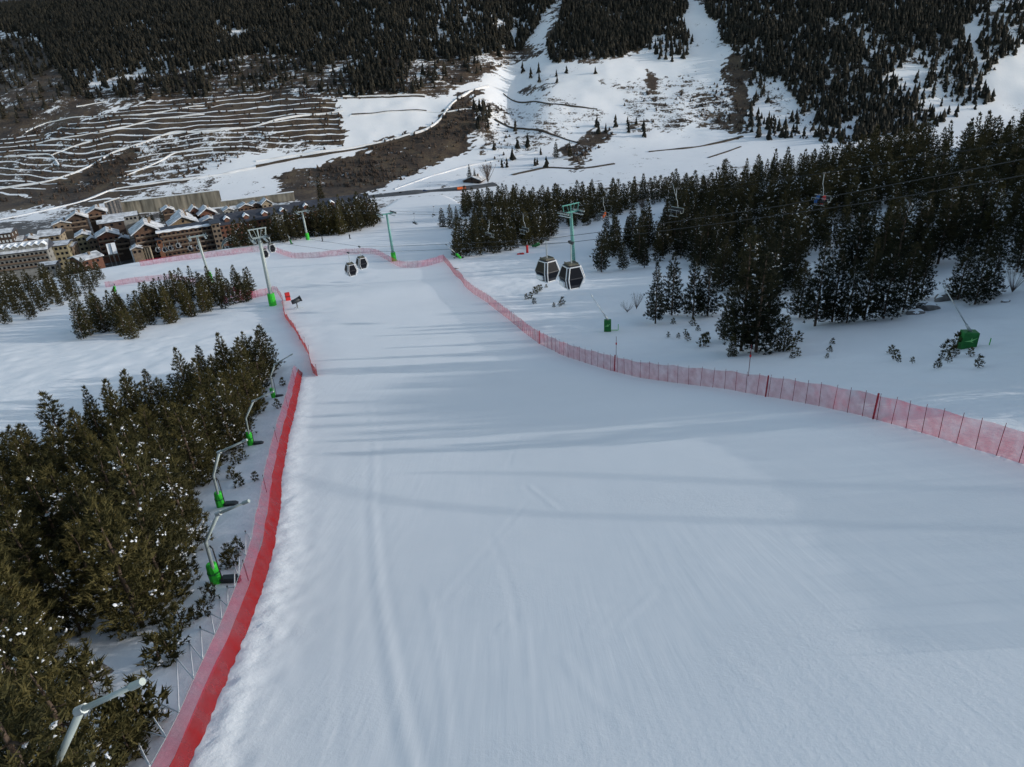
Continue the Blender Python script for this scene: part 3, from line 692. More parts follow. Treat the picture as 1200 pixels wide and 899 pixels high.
CN = {'wood': ('net-side wood', 'pines in the wood beside the tall red net'), 'low': ('lower thicket', 'pines in the thicket below the wood'),
      'grove': ('snowfield grove', 'pines of the grove on the open snow'), 'farleft': ('village-side wood', 'pines of the far wood above the village'),
      'mid': ('row before the hotel', 'pines in the row before the long hotel'), 'rleft': ('lance-side clump', 'pines by the leaning green lance'),
      'rback': ('forest behind the run', 'pines of the forest beyond the fine net'), 'rmid': ('pylon-side forest', 'pines of the forest beyond the fine net'),
      'rmain': ('ridge forest', 'pines of the forest beyond the fine net'), 'front': ('forest edge', 'pines along the forest edge'), 'pair': ('lone far clump', 'pines of the clump on the far snow')}
KN = ['slim olive', 'broad olive', 'tall olive', 'bushy olive', 'snow-dusted', 'dark broad', 'dark ragged', 'dark narrow']
def size_word(t):
    r_ = t['H']
    return 'tiny' if r_ < 4.6 else 'small' if r_ < 5.8 else 'shortish' if r_ < 6.6 else 'middling' if r_ < 7.5 else 'tallish' if r_ < 8.6 else 'big' if r_ < 10 else 'tall' if r_ < 11.3 else 'towering'
used = {}
def tree_label(t):
    x, y = t['px'], t['py']; best = min(LM, key=lambda q: (q[0][0]-x)**2+(q[0][1]-y)**2)
    dx, dy = best[0][0]-x, best[0][1]-y; d = math.hypot(dx, dy)
    far = '' if d < 22 else 'just ' if d < 42 else 'somewhat ' if d < 85 else 'well ' if d < 130 else 'far '
    a = math.degrees(math.atan2(dy, -dx)) % 360          # 0 = the tree is right of the landmark, 90 = above it
    rel = ('right of', 'upper-right of', 'above', 'upper-left of', 'left of', 'lower-left of', 'below', 'lower-right of')[int(((a+22.5) % 360)//45)]
    return '%s %s pine in the %s, %s%s %s' % (size_word(t), KN[t['k']], CN[t['c']][0], far, rel, best[1])
for n, i in enumerate(single):
    t = trees[i]; cm, tm, H = PROTO[t['k']]
    o = thing('pine_tree', tree_label(t), 'tree', (t['x'], t['y'], t['z']), t['r'], CN[t['c']][1])
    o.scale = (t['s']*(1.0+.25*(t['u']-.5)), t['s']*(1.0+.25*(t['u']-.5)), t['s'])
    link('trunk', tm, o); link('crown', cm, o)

# the rest of the wood reads as one mass
def merged(name, items, protos, mats, label, kind='stuff', group=None):
    Vs, Fs, Ts, Ms = [], [], [], []; o = 0
    for (x, y, z, s, r, k, wd) in items:
        V, F, tn, mi = protos[k][:4]; c, s_ = math.cos(r)*s*wd, math.sin(r)*s*wd
        W = np.empty_like(V); W[:, 0] = V[:, 0]*c-V[:, 1]*s_+x; W[:, 1] = V[:, 0]*s_+V[:, 1]*c+y; W[:, 2] = V[:, 2]*s+z
        Vs.append(W); Fs.append(F+o); Ts.append(tn+.3*((x*12.9+y*7.7) % 1)); Ms.append(mi); o += len(V)
    V = np.concatenate(Vs); tn = np.concatenate(Ts)
    me = raw_mesh(name, V, np.concatenate(Fs), mats, {'tint': np.stack([tn]*3+[np.ones_like(tn)], 1)}, np.concatenate(Ms))
    return tag(link(name, me), label, None, group, kind)
rest = []
for i, t in enumerate(trees):
    if i in sset: continue
    k = {5: 3, 6: 2, 7: 1}.get(t['k'], t['k'] % 3); rest.append((t['x'], t['y'], t['z'], t['H']/LEAN[k][4], t['r'], k, 1.0))
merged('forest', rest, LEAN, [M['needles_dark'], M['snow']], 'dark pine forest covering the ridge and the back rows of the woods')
print('forest stuff', len(rest))

# --- the forest of the opposite mountainside
FARP = {}
for i in range(5):
    g = np.random.default_rng(300+i); V = []; F = []
    for (z0, z1, r_) in ((.04, .55, .24), (.32, .80, .17), (.6, 1.0, .10)):
        b0 = len(V); nn = 6
        for j in range(nn):
            a = 6.283*j/nn+g.normal(0, .2); q = r_*g.uniform(.65, 1.3); V.append((math.cos(a)*q, math.sin(a)*q, z0+g.normal(0, .05)))
        V.append((g.normal(0, .02), g.normal(0, .02), z1))
        F += [(b0+j, b0+(j+1) % nn, b0+nn) for j in range(nn)]
    V = np.array(V); FARP[i] = (V, np.array(F), np.full(len(V), .12)+g.normal(0, .08, len(V)), np.zeros(len(F), int), 1.)
D_HI, D_MID, D_LO = 1., .45, .14
ZONES = [
 ([(-300, -300), (1600, -300), (1600, -5), (800, -5), (660, -5), (655, -5), (630, 30), (612, 58), (592, 60), (560, 66), (500, 72), (430, 68), (380, 76), (330, 66), (290, 66), (230, 80), (190, 88), (150, 90), (110, 100), (85, 112), (70, 80), (50, 48), (0, 36), (-300, 34)], D_HI),
 ([(664, -5), (812, -5), (800, 22), (782, 40), (760, 52), (730, 66), (700, 71), (650, 73), (640, 60), (650, 40)], D_HI),
 ([(815, -5), (1160, -5), (1125, 50), (1080, 70), (1050, 80), (1035, 95), (1010, 130), (985, 150), (955, 150), (935, 120), (905, 95), (885, 80), (868, 70), (845, 45), (838, 25)], .95),
 ([(870, 75), (905, 95), (960, 150), (990, 150), (990, 165), (880, 165)], D_LO),
 ([(1030, 95), (1080, 70), (1130, 50), (1200, 40), (1200, 55), (1170, 75), (1150, 95), (1165, 118), (1100, 150), (1000, 165), (1010, 130)], .5), ([(1140, -10), (1220, -10), (1220, 40), (1150, 50)], .3),
 ([(0, 40), (50, 48), (70, 80), (85, 112), (60, 125), (30, 140), (-200, 150), (-200, 40)], .10),
 ([(85, 112), (190, 88), (300, 68), (400, 76), (420, 68), (560, 66), (600, 62), (575, 80), (545, 95), (500, 108), (400, 112), (300, 110), (180, 118)], .20),
 ([(405, 75), (460, 72), (475, 108), (410, 106)], .5),
 ([(640, 70), (700, 68), (700, 85), (600, 112), (610, 85)], .06),
 ([(755, 35), (800, 25), (815, 50), (800, 70), (760, 70)], .25), ([(765, 70), (790, 75), (785, 110), (770, 115)], .06),
 ([(556, 125), (574, 130), (574, 165), (560, 160)], .6), ([(700, 148), (760, 148), (760, 160), (700, 160)], .15),
 ([(600, 150), (618, 150), (615, 180), (600, 180)], .1), ([(560, 170), (620, 160), (660, 175), (650, 200), (600, 205)], .05)]
M['scrub'] = mat('scrub', (.050, .036, .028), .95, var=.5, scale=.06)
g = np.random.default_rng(77)
NF = 330000
fx = g.uniform(-900, 900, NF); fy = g.uniform(600, 1395, NF); fz = height(fx, fy)
qx, qy, qd = project(fx, fy, fz); den = np.zeros(NF)
jx = qx+10*fbm(fx/30, fy/30, 91, 3); jy = qy+12*fbm(fx/30, fy/30, 92, 3)
for poly, dd in ZONES:
    m = inpoly(jx, jy, poly); den = np.where(m, np.maximum(den, dd), den)
clump = np.clip(.5+2.4*fbm(fx/38, fy/38, 95, 4), 0, 1)
fine = np.clip(.1+1.6*(vn(fx/9, fy/14, 96)*.6+vn(fx/4.5, fy/7, 97)*.4-.12), 0, 1)
den = den*np.where(den > .6, (.30+.70*clump)*fine, (.15+.95*clump**1.3)*(.4+.6*fine))
keep = (g.random(NF) < den*.78) & (qx > -120) & (qx < 1320) & (qy > -60)
def far_items(k):
    return [(x, y, z-.4, float(g.uniform(6.5, 12.5)), float(g.random()*6.28), int(g.integers(5)), float(g.uniform(.85, 1.25))) for x, y, z in zip(fx[k], fy[k], fz[k])]
BZ = [([(0, 60), (95, 108), (180, 118), (300, 112), (402, 114), (545, 98), (612, 70), (560, 60), (300, 60), (90, 110)], .5), ([(0, 160), (120, 133), (200, 117), (402, 114), (405, 172), (300, 186), (205, 212), (0, 240)], .28), ([(20, 235), (60, 218), (140, 178), (172, 168), (160, 190), (132, 222), (60, 244)], .6),
      ([(335, 205), (400, 187), (450, 166), (515, 142), (540, 110), (556, 106), (556, 140), (545, 168), (520, 190), (470, 212), (420, 232), (330, 236)], .6), ([(858, 60), (880, 110), (877, 158), (830, 150), (812, 140)], .6), ([(660, 178), (690, 160), (714, 148), (720, 158), (680, 195)], .6), ([(720, 95), (800, 90), (850, 105), (810, 150), (740, 150)], .12), ([(900, 100), (1180, 60), (1150, 110), (1000, 170), (900, 160)], .25), ([(560, 120), (600, 120), (620, 190), (560, 190)], .2)]
bden = np.zeros(NF)
for poly, dd in BZ: bden = np.maximum(bden, np.where(inpoly(jx, jy, poly), dd, 0))
bk = (g.random(NF) < bden*.30*clump*1.6) & ~keep
BI = [(x, y, z-.2, float(g.uniform(1.2, 3.6)), float(g.random()*6.28), int(g.integers(5)), float(g.uniform(1.6, 2.6))) for x, y, z in zip(fx[bk], fy[bk], fz[bk])]
merged('scrub', BI, FARP, [M['scrub']], 'low dark brown scrub dotted over the bare mountainside')
FI = far_items(keep); print('far trees', len(FI))
merged('far_forest', FI, FARP, [M['needles_far']], 'dark conifer forest covering the mountainside across the valley')
# ------------------------------------------------------------------ safety nets
def GROW(i): return .64+.36*min(1., max(0., (i*.5-3)/16))
def walk(pts, step):
    out = []; acc = 0
    for a, b in zip(pts[:-1], pts[1:]):
        L = (b.xy-a.xy).length; n = max(1, int(L/step))
        for i in range(n): out.append(a.lerp(b, i/n))
    out.append(pts[-1])
    for _ in range(3): out = [out[0]]+[(out[i-1]+out[i]*2+out[i+1])/4 for i in range(1, len(out)-1)]+[out[-1]]
    return [Vector((p.x, p.y, float(height(p.x, p.y)))) for p in out]
def strip(name, line, z0, z1, m, parent, off=0., sag=.0, seed=0, lean=(0., 0.), grow=False):
    V = []; F = []; g = random.Random(seed)
    for i, p in enumerate(line):
        t = line[min(i+1, len(line)-1)]-line[max(i-1, 0)]; nn = Vector((-t.y, t.x, 0)).normalized()
        gs = GROW(i) if grow else 1.
        for k in range(4):
            f = k/3; zz = (z0+(z1-z0)*f)*gs
            wob = off+(lean[0]+(lean[1]-lean[0])*f)*gs+.12*(float(vn(i*.35, k*1.3, seed))-.5)
            sg = -sag*abs(math.sin(i*.62+seed))*f
            V.append((p.x+nn.x*wob, p.y+nn.y*wob, p.z+zz+sg))
        if i:
            o = 4*(i-1); F += [(o+k, o+4+k, o+5+k, o+1+k) for k in range(3)]
    me = raw_mesh(name, np.array(V), np.array(F), [m], smooth=True); return link(name, me, parent)
def post(p, h, r, parent, m, lean=0.):
    mb = MB(); mb.tube([(0, 0, -.3), (lean*h, 0, h)], [r, r*.8], 6)
    o = mb.build('post', m, parent); o.location = p; return o
tall = thing('safety_net', 'tall dense red safety net along the wood, pink upper strip, near the camera', 'safety net')
ln = walk(NETS['near'], .5)
strip('lower_net', ln, -.1, .82, M['net_red'], tall, seed=1, lean=(0, .56), grow=True); strip('upper_net', ln, .82, 1.36, M['net_pink'], tall, seed=1, sag=.06, lean=(.56, .95), grow=True)
for i in range(0, len(ln), 26):
    t_ = (ln[min(i+1, len(ln)-1)]-ln[i-1 if i else 0]); post(ln[i]+Vector((-t_.y, t_.x, 0)).normalized()*1.02*GROW(i), 1.42*GROW(i), .025, tall, M['dark_steel'], random.uniform(-.03, .03))
TOPL = []
for i, p in enumerate(ln):
    t_ = (ln[min(i+1, len(ln)-1)]-ln[i-1 if i else 0]); TOPL.append(p+Vector((-t_.y, t_.x, 0)).normalized()*.95*GROW(i)+Vector((0, 0, 1.37*GROW(i))))
mb = MB(); mb.tube(TOPL, .012, 5); mb.build('top_cable', M['steel'], tall)
rb = thing('safety_net', 'crimson folded net band winding down from the gondola pylon foot', 'safety net')
l2 = walk(NETS['ribbon'], .7)
strip('net', l2, -.05, 1.45, M['net_red'], rb, seed=2, sag=.35)
for i in range(0, len(l2), 9): post(l2[i], 1.6, .03, rb, M['post_red'], random.uniform(-.2, .2))
def fine_fence(key, label, step, h, m, every, cap=95, thick=.02):
    t = thing('safety_net', label, 'safety net'); l = walk(NETS[key], step)
    strip('net', l, .02, h, m, t, seed=hash(key) % 7 if False else len(key), sag=.12)
    allp = list(range(0, len(l), every)); vis = [i for i in allp if project(l[i].x, l[i].y, l[i].z)[0] < 1230]
    idx = vis[:cap]
    for j, i in enumerate(idx):
        post(l[i], h+.12, thick, t, M['post_red'], random.uniform(-.05, .05))
    rest_ = [i for i in allp if i not in idx]
    if rest_:
        mb = MB()
        for i in rest_: mb.tube([l[i]+Vector((0, 0, -.3)), l[i]+Vector((0, 0, h+.12))], thick, 5)
        o = mb.build('post_row', M['post_red'], t); o['kind'] = 'stuff'
    return t, l
M['roll_red'] = mat('rolled_net', (.26, .02, .03), .8, var=.2, scale=4)
ft, fl = fine_fence('right', 'long fine pink red safety net with many posts curving down the right piste edge', .62, 1.85, M['net_fine'], 2)
# doubled, rolled net ends where two rolls meet
for px_ in ((897, 465), (1023, 491), (720, 435), (632, 403)):
    q = G(*px_); mb = MB(); mb.tube([q+Vector((0, 0, -.1)), q+Vector((.05, 0, 1.9))], .065, 8); mb.build('net_roll', M['roll_red'], ft)
fine_fence('cross', 'pink net running across the piste below the rolling crest', .9, 1.9, M['net_far'], 3)
fine_fence('far', 'pale pink net in front of the gondola station at the piste end', 1.2, 2.0, M['net_far'], 3)
fine_fence('back', 'faint pink net crossing the left snowfield behind the grove', 1.0, 1.6, M['net_far'], 3)
fine_fence('corner', 'short red net bending left behind the gondola pylon foot', .8, 1.7, M['net_far'], 3)

def slim_pole(px_, h, label):
    t = thing('marker_pole', label, 'marker pole', G(*px_), 0, 'thin red marker poles')
    mb = MB(); mb.tube([(0, 0, -.3), (0, 0, h)], .03, 6); mb.build('pole', M['post_red'], t); mb = MB(); mb.box(-.08, .08, -.03, .03, h*.6, h*.6+.25); mb.build('band', M['red_fabric'], t)
slim_pole((722, 418), 2.6, 'thin red pole standing behind the fine net, near the small snow gun')
slim_pole((877, 440), 3.2, 'thin red pole standing behind the fine net, below the tall forest-edge pines')

# zigzag guy rope behind the tall net: from anchors in the snow up to the net's top cable
zz = [(165, 899), (153, 853), (186, 867), (161, 814), (204, 828), (207.5, 773), (221, 795), (222.5, 755), (234, 767), (235.5, 738), (246.5, 745), (247, 720), (257.5, 725), (258, 703), (266, 706), (267, 690), (274, 690), (275, 665), (281, 672), (281, 645), (287, 650), (288, 625), (293, 632)]
pts = []
for i, q in enumerate(zz):
    g0 = G(*q)
    if i % 2 == 1: pts.append(g0+Vector((0, 0, .05)))
    else:
        # the point on the net's top line that is seen here
        best = min(TOPL, key=lambda p: math.hypot(*(np.array(project(p.x, p.y, p.z)[:2])-np.array(q)))); pts.append(best.copy())
rp = thing('guy_rope', 'white zigzag guy rope anchoring the tall red net to the snow', 'rope')
mb = MB(); mb.tube(pts, .026, 5); mb.build('rope', M['rope'], rp)
for q in pts[1::2]:
    mb = MB(); mb.tube([q+Vector((0, 0, -.3)), q+Vector((0, 0, .12))], .03, 6); mb.build('anchor', M['dark_steel'], rp)

# ------------------------------------------------------------------ snow lances with green pads along the wood
def lance(base_px, pad_top, chain, label, rad=.066, pad=True, foot=True):
    b = G(*base_px); t = thing('snow_lance', label, 'snow lance', b, 0, 'bent snow lances along the net-side wood')
    Yb = b.y; Pp = [P(q[0], q[1], Yb-.25*i)-b for i, q in enumerate([base_px]+chain)]
    Pp[0] = Vector((0, 0, -.4))
    mb = MB(); mb.tube(Pp[:-1], [rad*1.15]*(len(Pp)-1), 10); mb.build('mast', M['grey_green'], t, True)
    mb = MB(); mb.tube(Pp[-2:], [rad, rad*.8], 10); arm = mb.build('arm', M['grey_green'], t, True)
    d = (Pp[-1]-Pp[-2]).normalized()
    mb = MB(); mb.tube([Pp[-1]-d*.1, Pp[-1]+d*.22], [rad*1.25, rad*1.1], 10); mb.build('nozzle_head', M['grey_green'], arm)
    mb = MB(); mb.tube([Pp[-2]-d*.12, Pp[-2]+d*.12], rad*1.5, 10); mb.build('joint', M['steel'], t)
    if pad:
        top = P(pad_top[0], pad_top[1], Yb)-b; mb = MB(); mb.tube([Vector((0, 0, .0)), top*.5, top], [.24, .25, .22], 12)
        o = mb.build('foam_pad', M['green_pad'], t, False, .05)
        mb = MB(); mb.tube([top*.55, top*.62], .262, 12); mb.build('strap', M['dark_green_pad'], o)
    if foot:
        mb = MB(); mb.box(.25, 1.05, -.14, .14, -.3, .18); mb.prism([(.2, .18), (1.1, .18), (.9, .3), (.3, .3)], -.17, .17)
        o = mb.build('valve_box', M['dark_steel'], t, bevel=.03)
    hs = MB(); hs.tube([Pp[1]*.9+Vector((.12, 0, 0)), Pp[1]*1.0+Vector((.25, -.1, -.3)), Vector((.4, -.2, .3)), Vector((.6, -.1, .1))], .03, 6); hs.build('hose', M['rubber'], t, True)
    return t
lance((321, 466), (318, 455), [(317, 441), (322, 427), (341, 416)], 'small bent lance farthest up the wood edge, by the net end')
lance((294, 522), (291, 507), [(288, 490), (297, 470), (318, 460)], 'bent lance with green pad second from the far end of the row')
lance((259, 594), (255, 577), [(250, 557), (257, 530), (286, 517)], 'bent lance with green pad in the middle of the row')
lance((254, 683), (247, 661), [(241, 635), (256, 602), (287, 589)], 'bent lance with bright green pad beside the rope zigzag')
lance((36, 985), (30, 960), [(66, 896), (95, 832), (158, 803)], 'big bent lance cut off by the lower left corner', .062, False, False)
def straight_lance(base_px, tip_px, label, s=1., mtl='green_pad'):
    b = G(*base_px); t = thing('snow_lance', label, 'snow lance', b, 0, 'straight leaning snow lances'); tip = P(tip_px[0], tip_px[1], b.y-.8)-b; d = tip.normalized()
    mb = MB(); mb.tube([Vector((0, 0, -.3)), d*1.9*s], [.34*s, .30*s], 10); mb.build('foam_pad', M[mtl], t, False, .04)
    mb = MB(); mb.tube([d*1.9*s, tip], [.10*s, .07*s], 8); mb.build('arm', M['steel'], t, True)
    mb = MB(); mb.tube([tip-d*.1, tip+d*.35], [.12, .10], 8); mb.build('nozzle_head', M['dark_steel'], t)
    mb = MB(); mb.box(-.5, .5, -.4, .4, -.2, .25); mb.build('base_plate', M['dark_steel'], t, bevel=.03)
    return t
straight_lance((541, 303), (523, 287), 'bright green padded lance leaning left before the far clump', 1.15)
straight_lance((134, 342), (134, 334), 'short upright green padded lance behind the far wood', 1.)
straight_lance((545, 247), (545, 238), 'tiny green padded lance by the shadowed forest corner', 1.3)
straight_lance((342, 286), (337, 275), 'pale lance leaning left behind the station cabins', .9, 'dark_green_pad')
straight_lance((800, 262), (788, 214), 'long pale lance rising above the upper empty chair', .9, 'dark_green_pad')
straight_lance((764, 262), (752, 248), 'short pale lance on the narrow run beyond the teal pylon', .8, 'dark_green_pad')

def snow_gun(base_px, tip_px, label, w, h):
    b = G(*base_px); t = thing('snow_gun', label, 'snow gun', b, R(-10), 'green boxed snow guns on the right bank')
    mb = MB(); mb.box(-w/2, w/2, -w*.4, w*.4, -.2, h); o = mb.build('padded_box', M['dark_green_pad'], t, bevel=.08)
    mb = MB()                                              # pale bird-like sprig emblem on the front
    f = -w*.4-.045
    for (x0, z0, x1, z1, x2, z2) in ((-.42, .52, -.02, .60, -.02, .52), (-.02, .60, .40, .74, .0, .50), (-.05, .56, .20, .46, -.02, .50), (-.02, .60, .02, .76, .06, .58)):
        mb.poly([(x0*w, f, z0*h), (x1*w, f, z1*h), (x2*w, f, z2*h)]); mb.poly([(x0*w, f-.01, z0*h), (x2*w, f-.01, z2*h), (x1*w, f-.01, z1*h)])
    e = mb.build('emblem', mat('pale_green_emblem', (.25, .62, .22), .6), o)
    tip = P(tip_px[0], tip_px[1], b.y+.4)-b; tip.rotate(Matrix.Rotation(R(10), 3, 'Z')); bs = Vector((.0, 0, h)); d = (tip-bs).normalized()
    mb = MB(); mb.tube([bs-d*.1, bs+d*.9], [.16, .11], 10); mb.build('swivel', M['steel'], t, True)
    mb = MB(); mb.tube([bs+d*.9, tip], [.06, .045], 8); mb.build('arm', M['steel'], t, True)
    mb = MB(); mb.tube([tip-d*.3, tip+d*.1], [.09, .07], 8); mb.build('nozzle_head', M['steel'], t)
    mb = MB(); mb.tube([(w*.5, 0, .15), (w*1.4, .1, .1), (w*1.5, .1, .1), (w*1.5, .1, 1.0)], .045, 6); mb.build('hydrant_pipe', M['green_pad'], t)
snow_gun((1132, 408), (1106, 336), 'big dark green boxed snow gun with sprig emblem on the right bank', 1.35, 1.75)
snow_gun((712, 388), (693, 346), 'small green boxed snow gun with thin lance behind the fine net', 1.0, 1.7)

# fan gun beside the pylon foot
b = G(349, 362); t = thing('fan_gun', 'black fan snow gun on a light frame beside the gondola pylon foot', 'fan gun', b, R(25))
mb = MB(); mb.tube([(-.9, 0, 1.5), (-.3, 0, 1.6), (.8, 0, 1.95)], [.42, .45, .50], 14); o = mb.build('barrel', M['dark_steel'], t, True)
mb = MB(); mb.tube([(.8, 0, 1.95), (1.0, 0, 2.01)], [.60, .60], 14); mb.build('nozzle_ring', M['rubber'], o)
mb = MB(); mb.tube([(0, 0, 1.4), (0, 0, .2)], .10, 8); mb.build('pedestal', M['dark_steel'], t)
for a in (0, 2.1, 4.2):
    mb = MB(); mb.tube([(0, 0, .5), (math.cos(a)*1.1, math.sin(a)*1.1, -.05)], .05, 6); mb.build('leg', M['steel'], t)
for a, bb in (((338, 352), 'red wrapped mattress standing by the fan gun'), ):
    q = G(*a); t = thing('crash_mat', bb, 'crash mat', q, R(20)); mb = MB(); mb.box(-.5, .5, -.3, .3, -.1, 1.7); o = mb.build('foam_body', M['red_fabric'], t, bevel=.08); mb = MB(); mb.box(-.53, .53, -.33, .33, .8, .95); mb.build('strap', M['black_fabric'], o)

# ------------------------------------------------------------------ pylons
def pylon(base_px, head_px, label, m, yaw, width, style, rad=.45, pad='green_pad', grp='lift pylons'):
    b = G(*base_px); head = P(head_px[0], head_px[1], b.y)-b; H = head.z; lx = head.x
    t = thing('lift_pylon', label, 'lift pylon', b, 0, grp)
    mb = MB(); mb.tube([(0, 0, -1), (lx*.5, 0, H*.5), (lx, 0, H)], [rad, rad*.85, rad*.68], 14); mb.build('mast', M[m], t, True)
    if pad:
        mb = MB(); mb.tube([(0, 0, -.2), (lx*.1, 0, 2.6)], [rad+.32, rad+.26], 12); mb.build('foam_pad', M[pad], t, False, .06)
    hd = Matrix.Translation((lx, 0, H)) @ Matrix.Rotation(yaw, 4, 'Z')
    w2 = width/2
    mb = MB(); mb.box(-w2, w2, -.16, .16, -.10, .22, 0, hd)
    if style == 'frame':
        mb.box(-w2-.2, w2+.2, -.1, .1, 1.7, 1.9, 0, hd)
        for s_ in (-1, 1): mb.tube([hd @ Vector((s_*w2*.86, 0, .1)), hd @ Vector((s_*(w2+.05), 0, 1.8))], .10, 6); mb.tube([hd @ Vector((s_*w2*.2, 0, .1)), hd @ Vector((s_*w2*.5, 0, 1.8))], .05, 5)
        mb.tube([hd @ Vector((0, 0, .2)), hd @ Vector((0, 0, 1.8))], .14, 6)
    mb.build('crossarm', M[m], t)
    for s_ in (-1, 1):
        mb = MB(); mb.box(s_*w2-.12, s_*w2+.12, -1.9, 1.9, -.05, .18, 0, hd)
        tr = mb.build('sheave_train', M['grey_green'], t)
        mb = MB()
        for k in range(6):
            y = -1.65+.66*k; mb.tube([hd @ Vector((s_*w2-.09, y, .22)), hd @ Vector((s_*w2+.09, y, .22))], .26, 12)
        mb.build('sheaves', M['dark_steel'], tr)
        mb = MB(); mb.box(s_*w2-s_*.15-.05, s_*w2-s_*.6+.05, -1.8, 1.8, -.62, -.55, 0, hd) if s_ < 0 else mb.box(s_*w2-.6, s_*w2-.15, -1.8, 1.8, -.62, -.55, 0, hd)
        for y in (-1.75, 0, 1.75):
            for z0, z1 in ((-.6, .35),): mb.tube([hd @ Vector((s_*w2-s_*.6, y, z0)), hd @ Vector((s_*w2-s_*.6, y, z1))], .025, 5)
        mb.tube([hd @ Vector((s_*w2-s_*.6, -1.75, .35)), hd @ Vector((s_*w2-s_*.6, 1.75, .35))], .025, 5)
        mb.build('catwalk', M['steel'], t)
    mb = MB()
    for s_ in (-.2, .2): mb.tube([(s_, -rad-.12, 2.5), (lx+s_, -rad*.7-.10, H)], .025, 5)
    for k in range(int(H/.55)):
        f = (2.5+k*.55)/H
        if f < 1: mb.tube([(lx*f-.2, -rad*(1-.3*f)-.12, H*f), (lx*f+.2, -rad*(1-.3*f)-.12, H*f)], .018, 4)
    mb.build('ladder', M['steel'], t)
    return t, b+Vector((lx, 0, H)), hd
yawG = R(28)
p1, h1, d1 = pylon((320, 358), (303.5, 279), 'tall gondola pylon with bright green foot pad at the net corner', 'grey_green', yawG, 3.1, 'frame')
p2, h2, d2 = pylon((247, 330), (231, 277), 'slim grey gondola pylon rising behind the snowfield grove', 'grey_green', yawG, 4.6, 'plain', .38)
p3, h3, d3 = pylon((462, 306), (453, 251), 'slim teal pylon with green foot standing mid-piste before the crossing net', 'teal', R(35), 4.2, 'plain', .42, grp='chairlift pylons')
p4, h4, d4 = pylon((361, 281), (354, 248), 'farthest pale pylon, green foot, against the long hotel roof', 'grey_green', R(30), 4.4, 'plain', .40, grp='chairlift pylons')
p5, h5, d5 = pylon((673, 318), (669, 249), 'teal pylon with wide frame head behind the two near cabins', 'teal', R(35), 4.6, 'frame', .50, pad=None, grp='chairlift pylons')

